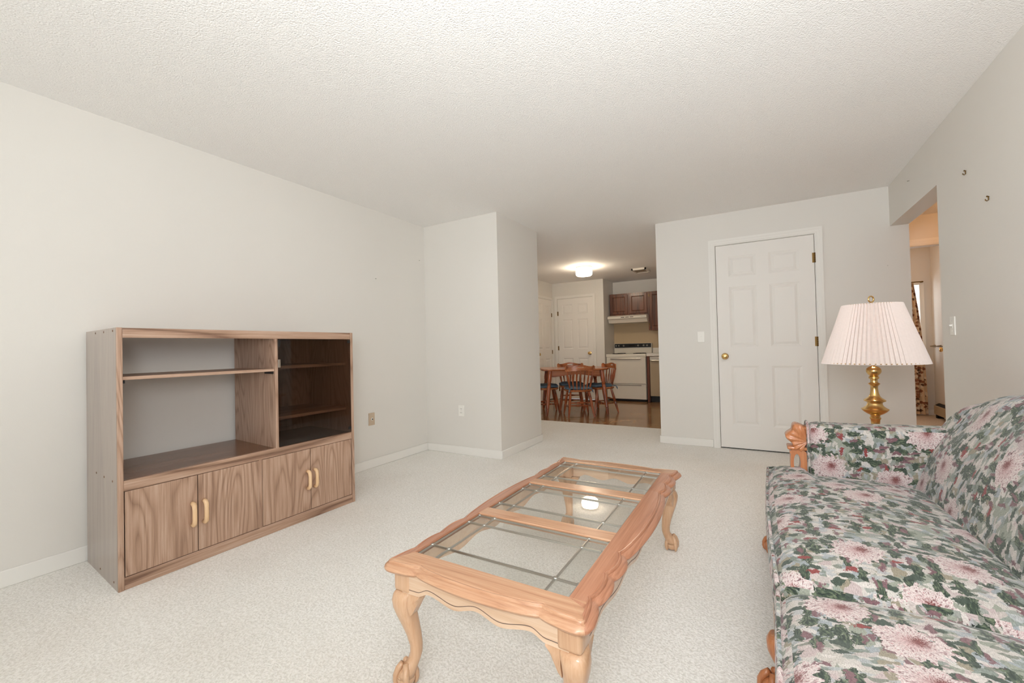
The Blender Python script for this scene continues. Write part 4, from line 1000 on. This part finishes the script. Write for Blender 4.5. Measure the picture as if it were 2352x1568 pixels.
def make_chair(label):
    """mate's chair facing +y, seat centre at the origin"""
    t = thing('dining_chair', label, 'chair', (0, 0, 0), 'maple dining chairs round the kitchen table', world=False)
    bm = bmesh.new(); pts = []
    for k in range(32):
        a = 2*math.pi*k/32; e = 0.62; x = 0.215*math.copysign(abs(math.cos(a))**e, math.cos(a)); y = 0.205*math.copysign(abs(math.sin(a))**e, math.sin(a))
        pts.append((x*(1 + 0.06*y/0.2), y))
    loft(bm, [[(x*s, y*s, z) for x, y in pts] for s, z in ((0.93, 0.385), (0.99, 0.395), (1.0, 0.408), (0.97, 0.418), (0.7, 0.412))]); ob('seat', bm, 'maple_red_x', t, True)
    lg = ((0, 0.011), (0.05, 0.013), (0.3, 0.019), (0.42, 0.021), (0.45, 0.016), (0.47, 0.021), (0.75, 0.021), (1.0, 0.015))
    for sx in (-1, 1):
        for sy in (-1, 1):
            bm = bmesh.new(); turned(bm, (sx*0.20, sy*0.20 - 0.02*(sy < 0), -0.004), (sx*0.145, sy*0.125, 0.39), lg, 8); ob('leg', bm, 'maple_red', t, True)
    st = ((0, 0.008), (0.3, 0.010), (0.42, 0.016), (0.5, 0.019), (0.58, 0.016), (0.7, 0.010), (1, 0.008))
    zs = 0.15
    f = lambda s: 0.145 + 0.055*(1-s)
    k = zs/0.39
    for sx in (-1, 1):
        bm = bmesh.new(); turned(bm, (sx*f(k), 0.20-0.075*k, zs), (sx*f(k), -0.22+0.095*k, zs), st, 8); ob('stretcher', bm, 'maple_red', t, True)
    bm = bmesh.new(); turned(bm, (-f(k), 0, zs), (f(k), 0, zs), st, 8); ob('stretcher', bm, 'maple_red', t, True)
    bm = bmesh.new(); turned(bm, (-f(0.55), -0.22+0.095*0.55, 0.215), (f(0.55), -0.22+0.095*0.55, 0.215), st, 8); ob('stretcher', bm, 'maple_red', t, True)
    # curved crest rail, pierced in the middle
    def rail(x): return -0.235 + 0.065*(abs(x)/0.235)**2
    n = 30; front = []; bmr = bmesh.new(); cols = []
    for i in range(n+1):
        x = -0.235 + 0.47*i/n; s = abs(x)/0.235
        top = 0.795 + 0.012*math.cos(s*math.pi*1.35) - 0.004*s + (0.010 if 0.80 < s < 0.97 else 0); low = 0.700 + 0.016*math.cos(s*math.pi*0.5)
        if s > 0.97: top -= 0.012; low += 0.01
        cols.append((x, rail(x), low, top))
    hole = lambda x: abs(x) < 0.042
    def strip(z_of):
        rr = [[(x, y-0.009, z_of(c)[0]), (x, y+0.009, z_of(c)[0]), (x, y+0.009, z_of(c)[1]), (x, y-0.009, z_of(c)[1])] for c in cols for x, y in [c[:2]]]
        return rr
    zh0, zh1 = 0.760, 0.776
    loft(bmr, strip(lambda c: (c[2], zh0))); loft(bmr, strip(lambda c: (zh1, c[3])))
    for sgn in (-1, 1):
        rr = [[(x, y-0.009, zh0), (x, y+0.009, zh0), (x, y+0.009, zh1), (x, y-0.009, zh1)] for x, y, lo, hi in cols if x*sgn >= 0.04]
        loft(bmr, rr)
    ob('crest_rail', bmr, 'maple_red_x', t)
    spn = ((0, 0.008), (0.2, 0.009), (0.45, 0.013), (0.6, 0.014), (0.75, 0.010), (1, 0.008))
    for i in range(7):
        x = -0.205 + 0.41*i/6; xs = x*0.74
        outer = i in (0, 6)
        bm = bmesh.new(); turned(bm, (xs, -0.172 + 0.07*(abs(xs)/0.2)**2, 0.408), (x, rail(x), 0.712), [(a, r*(1.35 if outer else 1)) for a, r in spn], 8); ob('spindle', bm, 'maple_red', t, True)
    return t
def copy_tree(o, parent=None):
    c = o.copy(); C.objects.link(c)
    if parent is not None: c.parent = parent
    for ch in list(o.children): copy_tree(ch, c)
    return c
def make_pad(label):
    t = thing('chair_cushion', label, 'cushion', (0, 0, 0), 'blue chair cushions in the kitchen', world=False)
    bm = bmesh.new(); rings = []
    for s, z in ((0.80, 0.4195), (0.97, 0.424), (1.02, 0.436), (1.0, 0.450), (0.9, 0.462), (0.55, 0.468)):
        ring = []
        for k in range(48):
            a = 2*math.pi*k/48; e = 0.6; w = 1 + (0.03*math.sin(a*17) if 0.95 < s < 1.03 else 0)
            ring.append((0.205*s*w*math.copysign(abs(math.cos(a))**e, math.cos(a)), 0.012 + 0.185*s*w*math.copysign(abs(math.sin(a))**e, math.sin(a)), z + 0.006*math.sin(a*5)*(s < 1)))
        rings.append(ring)
    loft(bm, rings); ob('pad', bm, 'cushion_denim', t, 'all')
    for sx in (-1, 1):
        bm = bmesh.new(); tube(bm, [(sx*0.15, -0.165, 0.436), (sx*0.175, -0.2, 0.432), (sx*0.18, -0.215, 0.405), (sx*0.19, -0.22, 0.375)], [0.012, 0.007, 0.012, 0.003], 6); ob('tie', bm, 'cushion_denim', t, True)
    return t
A_ = Vector((math.cos(ta), math.sin(ta), 0)); B_ = Vector((-math.sin(ta), math.cos(ta), 0))
spots = ((TC + A_*0.02 - B_*0.38, math.radians(33), 'maple spindle-back chair with its back toward the living room', 'blue cushion on the chair backed toward the living room'),
         (TC + A_*0.44 - B_*0.03, math.radians(136), 'maple spindle-back chair at the table end beside the stove', 'blue cushion on the chair beside the stove'),
         (TC + A_*0.01 + B_*0.36, math.radians(205), 'maple spindle-back chair against the white closet door across the table', 'blue cushion on the chair across the table by the closet door'),
         (TC - A_*0.46 + B_*0.05, math.radians(-58), 'maple spindle-back chair at the table end hidden by the wall corner', 'blue cushion on the chair half hidden by the wall corner'))
ch0 = make_chair(spots[0][2]); pd0 = make_pad(spots[0][3])
for i, (p, r, lb, lb2) in enumerate(spots):
    c = ch0 if i == 0 else copy_tree(ch0); c.location = p; c.rotation_euler = (0, 0, r); c['label'] = lb
    q = pd0 if i == 0 else copy_tree(pd0); q.location = p; q.rotation_euler = (0, 0, r); q['label'] = lb2

# ---------------------------------------------------------------- hall and bedroom furnishing
point('hall_ceiling_light', (1.9, 5.2, 2.25), 9, (1.0, 0.50, 0.20), 0.1)
point('bedroom_ceiling_light', (1.2, 7.3, 2.2), 5, (1.0, 0.52, 0.22), 0.1)
bm = bmesh.new(); rr = []
for z in (0.02, 0.3, 0.6, 0.9, 1.2, 1.5, 1.885):
    x1 = 2.045 - 0.105*(z/1.885)**2.2
    xx = lambda i: 1.74 + (x1-1.74)*i/48
    yy = lambda i, o: 8.075 + o + 0.02*math.sin(i/48*math.pi*2*5.5) + 0.004*math.sin(z*4+i)
    rr.append([(xx(i), yy(i, 0), z) for i in range(49)] + [(xx(i), yy(i, 0.006), z) for i in range(48, -1, -1)])
loft(bm, rr); cu = tag(ob('window_curtain', bm, 'floral_curtain', None, True), 'brown floral curtain hanging beside the bedroom window', 'curtain')
cr_ = thing('curtain_rod', 'dark curtain rod over the bedroom window', 'curtain rod', (1.6, 8.1, 1.89))
bm = bmesh.new(); tube(bm, [(1.05, 8.10, 1.895), (2.05, 8.10, 1.895)], 0.009, 8); ob('rod', bm, 'old_brass', cr_, True)
for x in (1.08, 2.03): ob('bracket', B(x, x+0.02, 8.10, 8.18, 1.885, 1.905), 'old_brass', cr_)
ht = thing('baseboard_heater', 'beige baseboard heater along the bedroom wall', 'heater', (2.11, 7.4, 0))
bm = bmesh.new(); extrude_poly(bm, [(2.15, 7.96, 0.05), (2.15, 7.96, 0.20), (2.12, 7.96, 0.20), (2.075, 7.96, 0.165), (2.075, 7.96, 0.05)], (0, -1.3, 0)); ob('heater_cover', bm, 'dishwasher_front', ht)
bm = bmesh.new(); extrude_poly(bm, [(2.125, 7.93, 0.2012), (2.118, 7.93, 0.2005), (2.082, 7.93, 0.1725), (2.08, 7.93, 0.176)], (0, -1.24, 0)); ob('outlet_slot', bm, 'dark_gap', ht)
ob('heater_foot', B(2.085, 2.15, 7.88, 7.94, 0, 0.05), 'dark_gap', ht); ob('heater_foot', B(2.085, 2.15, 6.7, 6.76, 0, 0.05), 'dark_gap', ht)
tb = thing('towel_bar', 'thin brass towel bar on the bedroom wall above the heater', 'towel bar', (2.12, 7.9, 0.98))
bm = bmesh.new(); tube(bm, [(2.105, 7.62, 0.98), (2.105, 8.12, 0.98)], 0.007, 8); ob('bar', bm, 'old_brass', tb, True)
for y in (7.66, 7.88, 8.09):
    bm = bmesh.new(); tube(bm, [(2.15, y, 0.98), (2.105, y, 0.98)], [0.016, 0.009], 8); ob('post', bm, 'old_brass', tb, True)
for o in bpy.data.objects:
    if '_w' in o: del o['_w']
